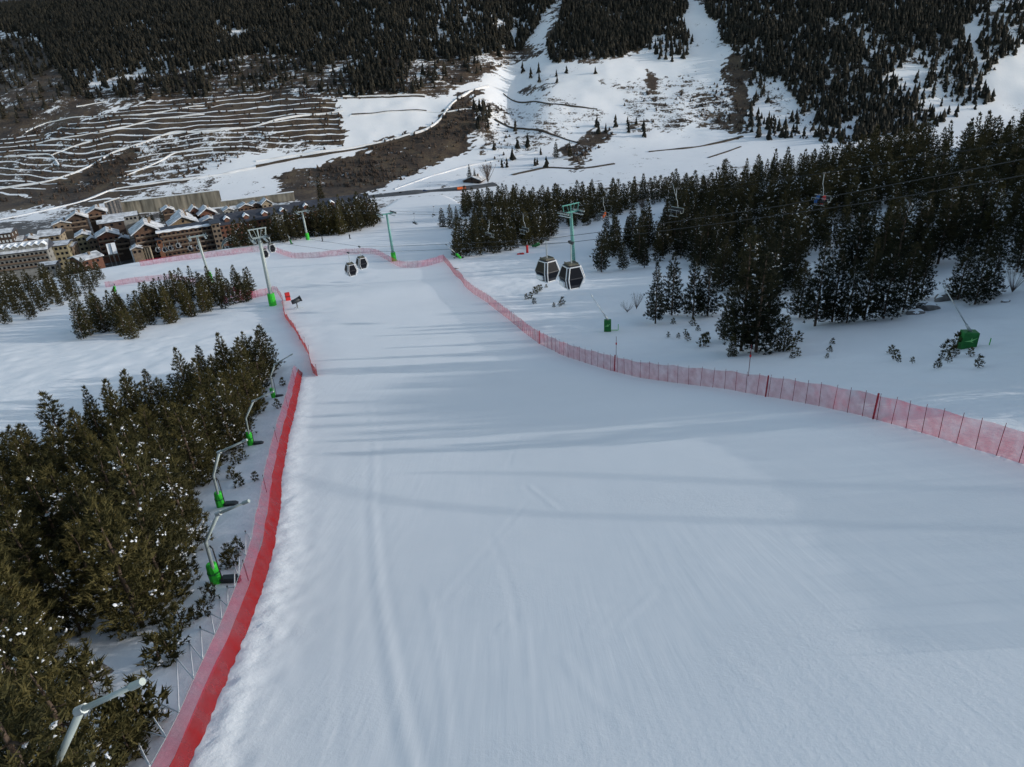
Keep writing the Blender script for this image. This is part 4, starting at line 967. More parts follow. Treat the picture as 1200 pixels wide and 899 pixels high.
# ------------------------------------------------------------------ gondola cabins
cab_mats = {}
def cabin_proto():
    t = thing('gondola_cabin', '', 'gondola cabin', (0, 0, 0), 0, 'gondola cabins on the lift line')
    # body profile in side view: wide at the waist, narrower at roof and floor; origin = grip on the cable, cabin hangs below
    zt, zw, zb = -2.35, -3.45, -4.55; wt, ww, wb = .78, 1.08, .74; lt, lw, lb = .82, 1.12, .76
    def ring(w_, l_, z, c=.22): return [(-w_+c, -l_, z), (w_-c, -l_, z), (w_, -l_+c, z), (w_, l_-c, z), (w_-c, l_, z), (-w_+c, l_, z), (-w_, l_-c, z), (-w_, -l_+c, z)]
    rings = [ring(wb*.9, lb*.9, zb-.12), ring(wb, lb, zb), ring(ww, lw, zw), ring(wt, lt, zt), ring(wt*.85, lt*.85, zt+.14)]
    mb = MB()
    for a, b in zip(rings[:-1], rings[1:]):
        for k in range(8): q = (k+1) % 8; mb.quad(a[k], a[q], b[q], b[k])
    mb.poly(list(reversed(rings[0]))); mb.poly(rings[-1])
    body = mb.build('body', M['cabin_dark'], t, bevel=.03)
    # glazing: upper and lower panes on the four faces, a little proud of the shell
    def pane(i, j, za, zb_, inset, nm, m, par):
        lo = rings[1] if za < zw-.01 else rings[2]; hi = rings[2] if za < zw-.01 else rings[3]
        z0, z1 = lo[0][2], hi[0][2]
        def at(k, z):
            f = (z-z0)/(z1-z0); return Vector(lo[k]).lerp(Vector(hi[k]), f)
        A, B, C_, D_ = at(i, za), at(j, za), at(j, zb_), at(i, zb_)
        A, B = A.lerp(B, inset), B.lerp(A, inset); C_, D_ = C_.lerp(D_, inset), D_.lerp(C_, inset)
        nrm = (B-A).cross(D_-A).normalized()*.02
        cen = (A+B+C_+D_)/4
        if nrm.dot(Vector((cen.x, cen.y, 0))) < 0: nrm = -nrm
        m_ = MB(); pts_ = [A, B, C_, D_]; m_.poly([q+nrm for q in pts_]); 
        for u in range(4): a_, b_ = pts_[u], pts_[(u+1) % 4]; m_.quad(a_-nrm, b_-nrm, b_+nrm, a_+nrm)
        return m_.build(nm, m, par)
    for (i, j) in ((0, 1), (2, 3), (4, 5), (6, 7)):
        pane(i, j, zw+.06, zt-.10, .08, 'window', M['glass'], body); pane(i, j, zb+.40, zw-.06, .08, 'window', M['glass'], body)
    fr = MB()                                           # white corner posts and bands
    for k in (1, 2, 5, 6, 0, 3, 4, 7):
        fr.tube([Vector(rings[1][k])*1.01, Vector(rings[2][k])*1.005, Vector(rings[3][k])*1.01], .055, 6)
    for rr in (rings[3], rings[1]):
        fr.tube([Vector(q) for q in rr]+[Vector(rr[0])], .05, 6)
    fr.build('frame', M['white_paint'], t)
    mb = MB()
    for a, b in zip(rings[0:1], rings[1:2]):
        for k in range(8): q = (k+1) % 8; mb.quad(Vector(a[k])*1.004, Vector(a[q])*1.004, Vector(b[q])*1.004, Vector(b[k])*1.004)
    for x in (-ww-.02, ww+.02): mb.box(x-.12, x+.12, -.5, .5, zb+.30, zb+.75)
    mb.build('ski_rack', M['white_paint'], t)
    mb = MB(); mb.box(-wt*.7, wt*.7, -lt*.7, lt*.7, zt+.10, zt+.26); mb.tube([(-.5, -.6, zt+.3), (-.5, .6, zt+.3)], .05, 6); mb.tube([(.5, -.6, zt+.3), (.5, .6, zt+.3)], .05, 6)
    mb.build('roof_unit', mat('roof_unit', (.13, .12, .09), .8, var=.3), t)
    mb = MB(); mb.tube([(0, 0, zt+.2), (0, 0, -1.2), (.0, .0, -.35), (0, 0, -.1)], [.075, .075, .07, .07], 8); mb.build('hanger', M['steel'], t)
    mb = MB(); mb.box(-.09, .09, -.42, .42, -.16, .10); mb.tube([(-.16, -.3, .02), (.16, -.3, .02)], .10, 8); mb.tube([(-.16, .3, .02), (.16, .3, .02)], .10, 8); mb.build('grip', M['dark_steel'], t)
    return t
CABS = [((669, 284), 63.0, 'larger near gondola cabin hanging in front of the teal pylon', 20),
        ((640, 280), 69.0, 'smaller near gondola cabin left of the teal pylon', 34),
        ((408, 296), 126.0, 'gondola cabin over the piste crest, front one of the close pair', 30),
        ((421, 289), 133.0, 'gondola cabin over the piste crest, rear one of the close pair', 30),
        ((307, 283), 182.0, 'lower gondola cabin beside the mast of the tall gondola pylon', 30),
        ((315.5, 277), 189.0, 'upper gondola cabin just right of the tall gondola pylon', 30),
        ((253.5, 287), 296.0, 'left cabin of the two on the snow edge near the station', 30),
        ((264, 283), 290.0, 'right cabin of the two on the snow edge near the station', 30)]
STN = [((183, 285), 'station cabin before the orange pillar, leftmost of the row'), ((191, 285), 'station cabin second from the left before the timber facade'), ((198, 283), 'station cabin third from the left before the timber facade'),
       ((207, 280), 'station cabin highest before the timber facade'), ((221, 283), 'green-tinted station cabin before the timber facade'), ((231, 282), 'station cabin right beside the slim grey pylon')]
proto = None; CG = []
for (px_, Y, lab, yaw) in CABS:
    o = proto if proto is None else copy_tree(proto)
    if o is None: proto = o = cabin_proto()
    o.location = P(px_[0], px_[1], Y); o.rotation_euler = (0, 0, R(yaw)); o['label'] = lab; o.scale = (.92, .92, .95); CG.append(Vector(o.location))
for (px_, lab) in STN:
    o = copy_tree(proto); o.location = P(px_[0], px_[1], 345.0); o.rotation_euler = (0, 0, R(10)); o['label'] = lab; o.scale = (.95, .95, .95)

def cable(name, pts, label, r=.028, sag=.0):
    dense = []
    for a, b in zip(pts[:-1], pts[1:]):
        n = max(2, int((b-a).length/8))
        for i in range(n):
            f = i/n; q = a.lerp(b, f); q.z -= sag*(b-a).length/100*4*f*(1-f); dense.append(q)
    dense.append(pts[-1]); t = thing(name, label, 'cable'); mb = MB(); mb.tube(dense, r, 5); mb.build('strand', M['cable'], t); return t
W1 = [h1+(d1.to_3x3() @ Vector((s_*2.6, 0, .5))) for s_ in (-1, 1)]
W2 = [h2+(d2.to_3x3() @ Vector((s_*2.3, 0, .5))) for s_ in (-1, 1)]
dA = (CG[0]-CG[2]).normalized(); dB = (CG[1]-CG[3]).normalized()
EA = [CG[0]+dA*30+Vector((0, 0, 1.5)), CG[0]+dA*75+Vector((0, 0, 6))]
EB = [CG[1]+dB*30+Vector((0, 0, 1.5)), CG[1]+dB*75+Vector((0, 0, 6))]
cable('gondola_cable', [EA[1], EA[0], CG[0], CG[2], W1[0], CG[4], W2[0], CG[6], P(198, 281, 344)], 'gondola rope carrying the larger near cabin', .022, .25)
cable('gondola_cable', [EB[1], EB[0], CG[1], CG[3], W1[1], CG[5], W2[1], CG[7], P(231, 280, 344)], 'gondola rope carrying the smaller near cabin', .022, .25)

# ------------------------------------------------------------------ chairs and riders
def chair_proto():
    t = thing('lift_chair', '', 'lift chair', (0, 0, 0), 0, 'chairs on the chairlift')
    mb = MB(); mb.tube([(0, 0, 0), (0, 0, -1.6), (0, .35, -2.2), (0, .55, -3.3)], [.05, .05, .05, .05], 8); mb.build('hanger', M['steel'], t)
    mb = MB(); mb.box(-1.25, 1.25, -.25, .30, -4.05, -3.96); mb.build('seat', M['rubber'], t, bevel=.02)
    mb = MB(); mb.box(-1.25, 1.25, .28, .36, -3.95, -3.30); mb.build('backrest', M['rubber'], t, bevel=.02)
    mb = MB(); mb.tube([(-1.3, .5, -3.25), (1.3, .5, -3.25)], .045, 6)
    for s_ in (-1.3, 1.3): mb.tube([(s_, .5, -3.25), (s_, .4, -4.0), (s_, -.25, -4.0), (s_, -.3, -3.55)], .035, 6)
    mb.build('frame', M['grey_green'], t)
    mb = MB(); mb.tube([(-1.2, -.45, -3.55), (1.2, -.45, -3.55)], .03, 6); mb.tube([(-1.0, -.5, -4.55), (1.0, -.5, -4.55)], .03, 6)
    for s_ in (-.6, .6): mb.tube([(s_, -.45, -3.55), (s_, -.5, -4.55)], .022, 5)
    mb.build('safety_bar', M['steel'], t)
    mb = MB(); mb.box(-.08, .08, -.35, .35, -.12, .1); mb.build('grip', M['dark_steel'], t)
    return t
CH = [((966, 203), 102, 'chair with a red-clad and a blue-clad rider before dark forest', -55), ((793, 221), 117, 'empty chair hanging in the forest beside the long pale lance', -55),
      ((707, 231), 150, 'chair carrying the orange-clad rider at the forest edge', -55), ((613, 251), 160, 'empty chair hanging above the red padded post', -55),
      ((485, 250), 268, 'small far chair above the mid piste with its shadow left of it', 125), ((507, 254), 285, 'tiny far chair, lower of the two beside the lone clump', -55), ((508, 242), 310, 'tiny far chair, upper of the two beside the lone clump', 125), ((573, 258), 175, 'snowy chair half hidden in the forest before the run', 125)]
cproto = None; CHL = []
for px_, Y, lab, yaw in CH:
    if cproto is None: cproto = o = chair_proto()
    else: o = copy_tree(cproto)
    o.location = P(px_[0], px_[1], Y); o.rotation_euler = (0, 0, R(yaw)); o['label'] = lab; CHL.append(Vector(o.location))
def skinned(name, pts, edges, radii, m, sub=2):
    me = bpy.data.meshes.new(name); me.from_pydata([tuple(p) for p in pts], edges, [])
    o = bpy.data.objects.new(name, me); COL.objects.link(o)
    sk = o.modifiers.new('skin', 'SKIN')
    if not me.skin_vertices: 
        pass
    for i, r in enumerate(radii):
        me.skin_vertices[0].data[i].radius = (r, r) if not isinstance(r, tuple) else r
    me.skin_vertices[0].data[0].use_root = True
    su = o.modifiers.new('smooth', 'SUBSURF'); su.levels = su.render_levels = sub
    me.materials.append(m)
    return o
def person(loc, yaw, label, cloth, pants, sit=True, skis=True):
    """one continuous skinned body; jacket and trousers by face height, helmet as a child"""
    J = {}
    if sit:
        pts = [(0, 0, 0), (0, .02, .22), (0, .03, .45), (0, .02, .60), (0, 0, .76), (0, -.01, .88),
               (.20, .02, .48), (.27, -.14, .27), (.20, -.36, .22), (.17, -.44, .23), (-.20, .02, .48), (-.27, -.14, .27), (-.20, -.36, .22), (-.17, -.44, .23),
               (.11, -.04, -.02), (.13, -.44, .02), (.13, -.52, -.42), (.13, -.64, -.46), (-.11, -.04, -.02), (-.13, -.44, .02), (-.13, -.52, -.42), (-.13, -.64, -.46)]
    else:
        pts = [(0, 0, .92), (0, -.02, 1.12), (0, -.04, 1.34), (0, -.04, 1.47), (0, -.05, 1.60), (0, -.06, 1.72),
               (.20, -.04, 1.38), (.29, -.10, 1.14), (.27, -.28, 1.00), (.26, -.34, .98), (-.20, -.04, 1.38), (-.29, -.10, 1.14), (-.27, -.28, 1.00), (-.26, -.34, .98),
               (.11, 0, .86), (.13, -.08, .48), (.13, .02, .10), (.13, -.14, .06), (-.11, 0, .86), (-.13, -.08, .48), (-.13, .02, .10), (-.13, -.14, .06)]
    ed = [(0, 1), (1, 2), (2, 3), (3, 4), (4, 5), (2, 6), (6, 7), (7, 8), (8, 9), (2, 10), (10, 11), (11, 12), (12, 13), (0, 14), (14, 15), (15, 16), (16, 17), (0, 18), (18, 19), (19, 20), (20, 21)]
    rd = [(.17, .13), (.17, .13), (.17, .13), .06, .105, .085, .075, .06, .05, .045, .075, .06, .05, .045, .11, .085, .07, .075, .11, .085, .07, .075]
    o = skinned('person', pts, ed, rd, cloth)
    o.location = loc; o.rotation_euler = (0, 0, yaw); tag(o, label, 'person', 'skiers')
    hz = pts[4]; mb = MB()
    mb.tube([(hz[0], hz[1], hz[2]-.02), (hz[0], hz[1], hz[2]+.08), (hz[0], hz[1], hz[2]+.17), (hz[0], hz[1], hz[2]+.20)], [.125, .13, .10, .03], 12); mb.build('helmet', M['black_fabric'], o, True)
    mb = MB(); mb.box(-.07, .07, hz[1]-.135, hz[1]-.10, hz[2]-.09, hz[2]-.01); mb.build('face', M['skin'], o)
    lo = MB()
    for s_ in (0, 4):
        a, b_, c = pts[14+s_], pts[15+s_], pts[16+s_]; lo.tube([a, b_, c], [.135, .11, .095], 10)
    lo.build('trousers', pants, o, True)
    if skis:
        for s_ in (17, 21):
            q = pts[s_]; mb = MB(); mb.box(q[0]-.05, q[0]+.05, q[1]-.75, q[1]+.75, q[2]-.12, q[2]-.085); mb.build('ski', M['rubber'], o)
    return o
def seat_pt(i, dx):
    m_ = Matrix.Rotation(R(CH[i][3]), 3, 'Z'); return CHL[i]+m_ @ Vector((dx, 0.0, -3.84))
person(seat_pt(0, .55), R(CH[0][3]), 'person in red jacket seated on the nearest chair', M['red_fabric'], M['black_fabric'])
person(seat_pt(0, -.45), R(CH[0][3]), 'person in blue jacket seated on the nearest chair', M['blue_fabric'], M['blue_fabric'])
person(seat_pt(2, .6), R(CH[2][3]), 'person in orange suit seated on the chair at the forest edge', M['orange_fabric'], M['orange_fabric'])
person(seat_pt(4, .1), R(CH[4][3]), 'person in dark clothes seated on the small far chair', M['black_fabric'], M['black_fabric'])
for q, lab in (((410, 280), 'dark-clad skier standing on the snow below the hotel trees'), ((378, 283), 'small dark-clad skier standing right of the farthest pylon')):
    person(G(*q)+Vector((0, 0, .08)), R(random.uniform(0, 360)), lab, M['black_fabric'], M['black_fabric'], False)
C5 = [h5+(d5.to_3x3() @ Vector((s_*2.3, 0, .5))) for s_ in (-1, 1)]
C3 = [h3+(d3.to_3x3() @ Vector((s_*2.1, 0, .5))) for s_ in (-1, 1)]
C4 = [h4+(d4.to_3x3() @ Vector((s_*2.2, 0, .5))) for s_ in (-1, 1)]
up_dir = (CHL[0]-CHL[1]).normalized()
cable('chairlift_cable', [CHL[0]+up_dir*60+Vector((0, 0, 4)), CHL[0], CHL[1], CHL[3], C3[0], C4[0], C4[0]+(C4[0]-C3[0])*1.2+Vector((0, 0, 4))], 'chairlift rope carrying the red-clad rider', .026, .4)
cable('chairlift_cable', [CHL[0]+up_dir*60+Vector((4.5, 3, 4)), C5[1]+up_dir*30+Vector((0, 0, 1)), CHL[2], C5[0]+Vector((0, 0, -.2)), C3[1], C4[1], C4[1]+(C4[1]-C3[1])*1.2+Vector((0, 0, 4))], 'chairlift rope carrying the orange-clad rider', .026, .4)

# red padded post, green mats on the narrow run
b = G(618, 296); t = thing('padded_post', 'red padded post standing on the run below an empty chair', 'padded post', b)
mb = MB(); mb.tube([(0, 0, -.2), (0, 0, 2.2)], [.38, .34], 10); mb.build('foam_pad', M['red_fabric'], t, bevel=.05); mb = MB(); mb.tube([(0, 0, 2.2), (.1, 0, 3.2)], .07, 6); mb.build('post', M['steel'], t)
b = G(610, 298); t = thing('crash_mat', 'red mat lying on the snow left of the red padded post', 'crash mat', b, R(20)); mb = MB(); mb.box(-1.0, 1.0, -.4, .4, -.1, .3); o = mb.build('foam_body', M['red_fabric'], t, bevel=.08); mb = MB(); mb.box(-.1, .1, -.42, .42, -.1, .32); mb.build('strap', M['black_fabric'], o)
b = G(628, 290); t = thing('snow_gun', 'dark green low snow gun lying right of the red padded post', 'snow gun', b, R(15)); mb = MB(); mb.tube([(-1.2, 0, .6), (.2, 0, .7), (1.2, 0, 1.0)], [.35, .5, .55], 12); mb.build('barrel', M['dark_green_pad'], t, True); mb = MB(); mb.tube([(0, 0, -.2), (0, 0, .6)], .15, 8); mb.build('pedestal', M['dark_steel'], t)

# ------------------------------------------------------------------ young pines, bare shrubs and rocks poking out of the snow
YP = []
for i in range(3):
    V, F, tn, mi = crown_arrays(400+i, 1.5, .55, .5, 8, .34, .045, .12, .05, .6, .7, .3)
    YP.append(raw_mesh('foliage', V, F, [M['needles'], M['snow']], {'tint': np.stack([tn]*3+[np.ones_like(tn)], 1)}, mi))
mbs = MB(); mbs.tube([(0, 0, -.3), (.03, 0, .5), (0, .02, 1.2)], [.04, .03, .012], 5); stm = mbs.build('stem', M['bark']); STEM = stm.data; bpy.data.objects.remove(stm)
SHR = [(1108, 413, .9, 'big green gun'), (1116, 418, .8, 'big green gun'), (1121, 409, 1.2, 'big green gun'), (1103, 420, .5, 'big green gun'), (1098, 431, .6, 'big green gun'), (1137, 417, .6, 'big green gun'), (1146, 430, .7, 'big green gun'), (1111, 424, .5, 'big green gun'),
       (1044, 415, .7, 'pale bank'), (1049, 421, .7, 'pale bank'), (1053, 424, .4, 'pale bank'), (1069, 425, .4, 'pale bank'), (975, 405, .6, 'pale bank'), (972, 414, .6, 'pale bank'), (969, 420, .4, 'pale bank'), (934, 418, .7, 'forest edge'), (928, 420, .5, 'forest edge'),
       (824, 406, 1.2, 'forest edge'), (828, 402, 1.0, 'forest edge'), (812, 382, .9, 'forest edge'), (789, 380, .7, 'forest edge'), (803, 393, .6, 'forest edge'), (806, 399, .7, 'forest edge'), (795, 396, .5, 'forest edge'), (783, 395, .5, 'forest edge'), (818, 388, .6, 'forest edge'), (935, 401, 1.0, 'forest edge'), (929, 408, .8, 'forest edge'),
       (627, 345, 1.1, 'near cabins'), (631, 342, 1.0, 'near cabins'), (622, 350, .9, 'near cabins'), (617, 351, .8, 'near cabins'), (626, 356, .8, 'near cabins'), (634, 340, .8, 'near cabins'), (640, 338, .6, 'near cabins'), (649, 360, .6, 'near cabins'), (659, 357, 1.0, 'near cabins'), (656, 359, .6, 'near cabins'),
       (178, 858, 1.3, 'rope zigzag'), (190, 845, 1.5, 'rope zigzag'), (172, 880, 1.0, 'rope zigzag'), (152, 860, 1.2, 'rope zigzag'), (145, 875, 1.4, 'rope zigzag'), (155, 887, 1.1, 'rope zigzag'), (200, 772, 1.0, 'rope zigzag'), (206, 758, 1.0, 'rope zigzag'), (190, 778, 1.2, 'rope zigzag'), (248, 702, .7, 'rope zigzag'), (241, 722, .7, 'rope zigzag'), (228, 728, .6, 'rope zigzag'),
       (265, 665, .7, 'tall red net'), (276, 662, .8, 'tall red net'), (290, 645, .7, 'tall red net'), (268, 650, .6, 'tall red net'), (300, 563, .6, 'tall red net'), (281, 570, .9, 'tall red net'), (272, 560, .8, 'tall red net'), (277, 545, .9, 'tall red net'), (273, 530, .8, 'tall red net'), (285, 538, .8, 'tall red net'), (214, 735, 1.0, 'tall red net'), (112, 815, 1.0, 'big cut-off lance'), (104, 805, 1.2, 'big cut-off lance'), (332, 452, .9, 'tall red net'), (326, 478, .9, 'tall red net')]
WW = ['tuft', 'sprig', 'seedling']; SZ = lambda s_: 'tiny' if s_ < .55 else 'small' if s_ < .85 else 'bushy' if s_ < 1.15 else 'larger'
seen = {}
for i, (a, b_, s_, wh) in enumerate(SHR):
    q = G(a, b_)
    dn_, sd_ = polydist(np.array([q.x]), np.array([q.y]), BERM)
    if dn_[0] < 1.75 and sd_[0] > 0: q.x -= 1.8-dn_[0]; q.z = float(height(q.x, q.y))
    lab0 = '%s dark green pine seedling poking through the snow near the %s' % (SZ(s_), wh)
    o = thing('pine_seedling', lab0, 'seedling', q, random.random()*6, 'pine seedlings near the %s' % wh); s_ *= .72 if wh in ('tall red net', 'rope zigzag') else .9; o.scale = (s_*1.0, s_*1.0, s_)
    link('foliage', YP[i % 3], o); link('stem', STEM, o)
# bare shrubs and leafless trees
def bare(px_, h, spread, label, cat, n=26, seed=0, grp=None, name='bare_shrub'):
    g = random.Random(seed); q = G(*px_); t = thing(name, label, cat, q, 0, grp)
    mb = MB()
    if name == 'bare_tree': mb.tube([(0, 0, -.3), (.05, 0, h*.4), (0, .05, h*.8)], [h*.02, h*.014, h*.004], 6)
    else: mb.tube([(0, 0, -.3), (0, 0, h*.25)], [.07, .05], 5)
    mb.build('stem', M['twig'], t); mb = MB()
    for k in range(n):
        a = g.random()*6.28; z0 = h*(.05+.6*g.random()) if name == 'bare_tree' else .05; L = spread*(.5+.6*g.random())*(1 if name != 'bare_tree' else 1.1-z0/h)
        p1_ = Vector((math.cos(a)*L*.45, math.sin(a)*L*.45, z0+(h-z0)*.4)); p2_ = Vector((math.cos(a)*L, math.sin(a)*L, z0+(h-z0)*(.75+.25*g.random())))
        mb.tube([(0, 0, z0), p1_, p2_], [h*.006, h*.004, h*.0015], 4, cap=False)
        for u in range(5):
            f = .3+.7*g.random(); s0 = p1_.lerp(p2_, f); e = s0+Vector((g.gauss(0, .2), g.gauss(0, .2), .25+.2*g.random()))*spread*.5
            mb.tube([s0, e], [h*.003, h*.001], 3, cap=False)
    mb.build('twigs', M['twig'], t)
bare((735, 366), 1.6, 1.5, 'low grey bare bush left of the forest edge pines', 'shrub', 40, 1); bare((746, 362), 2.6, 1.1, 'upright grey bare bush against the forest edge', 'shrub', 40, 2)
bare((1186, 343), 4.0, 1.8, 'leafless shrub at the right frame edge behind the bank', 'shrub', 26, 3)
bare((826, 232), 9, 3.2, 'pale pinkish leafless tree in the forest behind the long lance', 'tree', 50, 4, None, 'bare_tree')
bare((572, 216), 16, 8, 'big round leafless tree beside the road chalet', 'tree', 90, 5, None, 'bare_tree')
bare((768, 106), 12, 5, 'leafless brown tree high on the snowy mountain meadow', 'tree', 60, 6, None, 'bare_tree')
bare((566, 160), 14, 5, 'leafless grey tree at the foot of the gully', 'tree', 60, 7, None, 'bare_tree')
bare((752, 252), 6, 2.4, 'thin reddish leafless tree behind the narrow run', 'tree', 40, 8, None, 'bare_tree')
def rock(px_, s_, label, seed):
    q = G(*px_); g = np.random.default_rng(seed); import bmesh
    bm = bmesh.new(); bmesh.ops.create_icosphere(bm, subdivisions=3, radius=1)
    off = g.random(3)*50
    for v in bm.verts:
        n_ = .75+.6*float(vn(v.co.x*1.6+off[0]+v.co.z, v.co.y*1.6+off[1], seed)); v.co = Vector((v.co.x*n_*s_, v.co.y*n_*s_*.8, v.co.z*n_*s_*.55))
    me = bpy.data.meshes.new('rock'); bm.to_mesh(me); me.materials.append(M['rock']); me.materials.append(M['snow'])
    for p_ in me.polygons: p_.material_index = 1 if p_.normal.z > .80 else 0
    bm.free(); t = link('rock', me); t.location = q+Vector((0, 0, s_*.1)); tag(t, label, 'rock')
rock((1110, 352), 1.6, 'dark rock with snow cap under the big gun lance tip', 1); rock((1088, 362), 1.4, 'long dark rock showing through the bank left of the gun', 2); rock((1073, 368), 1.0, 'small dark rock beside the long one on the bank', 3)
rock((104, 796), .75, 'pale snow-topped rock below the wood by the big lance', 4); rock((1179, 354), .5, 'small dark stone on snow near the bare edge shrub', 5); rock((535, 315), .5, 'small dark stone right of the crossing net corner', 6)

# unseen ropes added right of the frame to cast line shadows across the piste
for lab, pp in (('unseen rope added to cast a shadow line on the piste, upper of two', [(330, 556), (450, 585), (560, 597), (650, 603), (800, 608), (950, 613), (1100, 618)]), ('unseen rope added to cast a shadow line on the piste, lower of two', [(485, 554), (560, 554), (640, 555), (760, 560), (900, 566)])):
    q = [G(*a)+sunv*(60-.026*(a[0]-330)) for a in pp]; cable('shadow_cable', q+[q[-1]+(q[-1]-q[-2])*3], lab, .10)
# ------------------------------------------------------------------ the village in the valley
def wood(n, c): return mat(n, c, .85, var=.25, scale=.5)
WALL = {'timber': wood('brown_timber', (.10, .060, .042)), 'dark': wood('dark_timber', (.055, .038, .03)), 'ochre': wood('ochre_render', (.20, .145, .09)), 'cream': wood('cream_render', (.27, .225, .165)),
        'tan': wood('tan_stone', (.175, .135, .10)), 'red': wood('red_brown_timber', (.125, .058, .040)), 'grey': wood('grey_render', (.22, .22, .21)), 'yellow': wood('yellow_stone', (.24, .21, .135)), 'orange': wood('orange_timber', (.17, .078, .045))}
M['slate'] = mat('dark_slate', (.045, .05, .065), .6, var=.3, scale=.4)
M['balcony'] = mat('balcony_wood', (.16, .12, .09), .8, var=.2, scale=.8)
M['lightwin'] = mat('pale_window', (.45, .48, .5), .3)
def unit_window(nm, w, h, m, parent, x, y, z):
    key = ('win', round(w, 2), round(h, 2), m.name)
    me = WIN.get(key)
    if me is None:
        mb = MB(); mb.box(-w/2, w/2, -.06, .06, -h/2, h/2); o = mb.build('window', m); me = o.data; WIN[key] = me; bpy.data.objects.remove(o)
    o = link('window', me, parent); o.location = (x, y, z); return o
WIN = {}
def at_eave(px_, py_, Y):
    d = raydir(px_, py_)*Y; return d[0], Y, d[2]
def house(px_, py_, Y, wpx, rise, depth, label, wall='timber', roof='snow', gable=True, yaw=28, floors=3, cols=3, balc=True, chimney=True, name='chalet', cat='house', grp='village houses', eave_h=None, over=.8, dormers=0, wm=None):
    x, y, ez = at_eave(px_, py_, Y); gz = float(height(x, y))
    H = (ez-gz) if eave_h is None else eave_h
    H = max(3., H)
    dpt = float(np.array([x, y, gz])@FW); w = wpx*dpt/FOC; r = rise*dpt/FOC*(.72 if gable else 1)
    t = thing(name, label, cat, (x, y, gz if eave_h is None else ez-eave_h), R(yaw), grp)
    W = WALL[wall]; hw = w/2; mb = MB()
    if gable:
        mb.prism([(-hw, -1.5), (hw, -1.5), (hw, H), (0, H+r), (-hw, H)], 0, depth); wo = mb.build('wall', W, t)
        mb = MB(); k = .35; sl = math.hypot(hw, r)
        for s_ in (-1, 1):
            nx, nz = s_*r/sl, hw/sl
            a = Vector((s_*(hw+over), 0, H-over*r/hw)); b_ = Vector((0, 0, H+r))
            for (o0, th, mi) in ((.02, .22, 0), (.24, .45, 1)):
                e0 = 0 if mi == 0 else .12
                mb2 = MB(); q = [(a.x-s_*e0+nx*o0, a.z+nz*o0), (b_.x+nx*o0*0, b_.z+o0/nz*1.0), (b_.x, b_.z+(o0+th)/nz), (a.x-s_*e0+nx*(o0+th), a.z+nz*(o0+th))]
                mb.prism(q if s_ > 0 else list(reversed(q)), -over-.02*mi+.1*mi, depth+over-.1*mi, mi)
        mb.build('roof', [M['slate'], M['patchy_snow'] if roof == 'snow' else M['slate']], t)
        if chimney:
            mb = MB(); mb.box(-.5+hw*.4, .5+hw*.4, depth*.55, depth*.55+1, H, H+r+1.2); mb.box(-.65+hw*.4, .65+hw*.4, depth*.55-.15, depth*.55+1.15, H+r+1.2, H+r+1.5); mb.build('chimney', WALL['tan'], t)
    else:
        mb.box(-hw, hw, 0, depth, -1.5, H); wo = mb.build('wall', W, t)
        mb = MB(); mi = 1 if roof == 'snow' else 0
        mb.prism([(-hw-over, H+.02), (hw+over, H+.02), (hw+over, H+.3), (-hw-over, H+.3)], -over, depth+over, 0)
        rr = r
        V = [(-hw-over, -over), (hw+over, -over), (hw+over, depth+over), (-hw-over, depth+over)]; mid = depth/2
        a, b_, c, d = [Vector((q[0], q[1], H+.32)) for q in V]; e = Vector((-hw-over, mid, H+.32+rr)); f = Vector((hw+over, mid, H+.32+rr))
        mb.quad(a, b_, f, e, mi); mb.quad(c, d, e, f, mi); mb.poly([a, e, d], 0); mb.poly([b_, c, f], 0)
        ro = mb.build('roof', [M['slate'], M['patchy_snow']], t)
        if roof == 'edge':                                  # scalloped lip of snow along the eave
            n = 40; mb = MB(); pr = None
            for i in range(n+1):
                u = -hw-over+(2*hw+2*over)*i/n; s_ = .5+.5*math.sin(i*1.05); q = [(u, -over-.12, H+.1-.3*s_), (u, -over-.12, H+.75), (u, .9+1.3*s_, H+.95)]
                if pr:
                    for k in range(2): mb.quad(pr[k], q[k], q[k+1], pr[k+1])
                pr = q
            mb.build('snow_lip', M['snow'], ro)
        for i in range(dormers):
            u = -hw+2*hw*(i+.5)/dormers; dz = H+.3+rr*.35
            mb = MB(); mb.prism([(u-1.4, dz-.6), (u+1.4, dz-.6), (u+1.4, dz+1.0), (u, dz+2.0), (u-1.4, dz+1.0)], depth*.08, depth*.45, 0)
            for s_ in (-1, 1):
                q = [(u, dz+2.05), (u+s_*1.9, dz+.75), (u+s_*1.9, dz+1.15), (u, dz+2.5)]; mb.prism(q if s_ > 0 else list(reversed(q)), depth*.08-.4, depth*.45, 1)
            mb.build('dormer', [W, M['snow']], ro)
    fh = 2.9; fl = min(floors, int(H/fh)); wm = wm or M['glass']
    for j in range(fl):
        z = H-1.5-j*fh
        for i in range(cols):
            u = -hw+w*(i+.5)/cols; unit_window('window', min(1.5, w/cols*.55), 1.4, wm, t, u, -.05, z)
        if balc:
            mb = MB(); mb.box(-hw*.94, hw*.94, -1.1, -.03, z-1.25, z-1.12); mb.box(-hw*.94, hw*.94, -1.12, -1.02, z-1.12, z-.25); mb.build('balcony', M['balcony'], t)
    if gable and r > 3: unit_window('window', 1.4, 1.4, wm, t, 0, -.05, H+r*.35)
    mb = MB(); mb.box(-.7, .7, -.09, .05, 0, 2.2); dr = mb.build('door', WALL['dark'], t); dr.location = (hw*.55, 0, 0)
    mb = MB(); mb.box(-.5, -.42, -.16, -.08, 1, 1.2); mb.build('handle', M['steel'], dr)
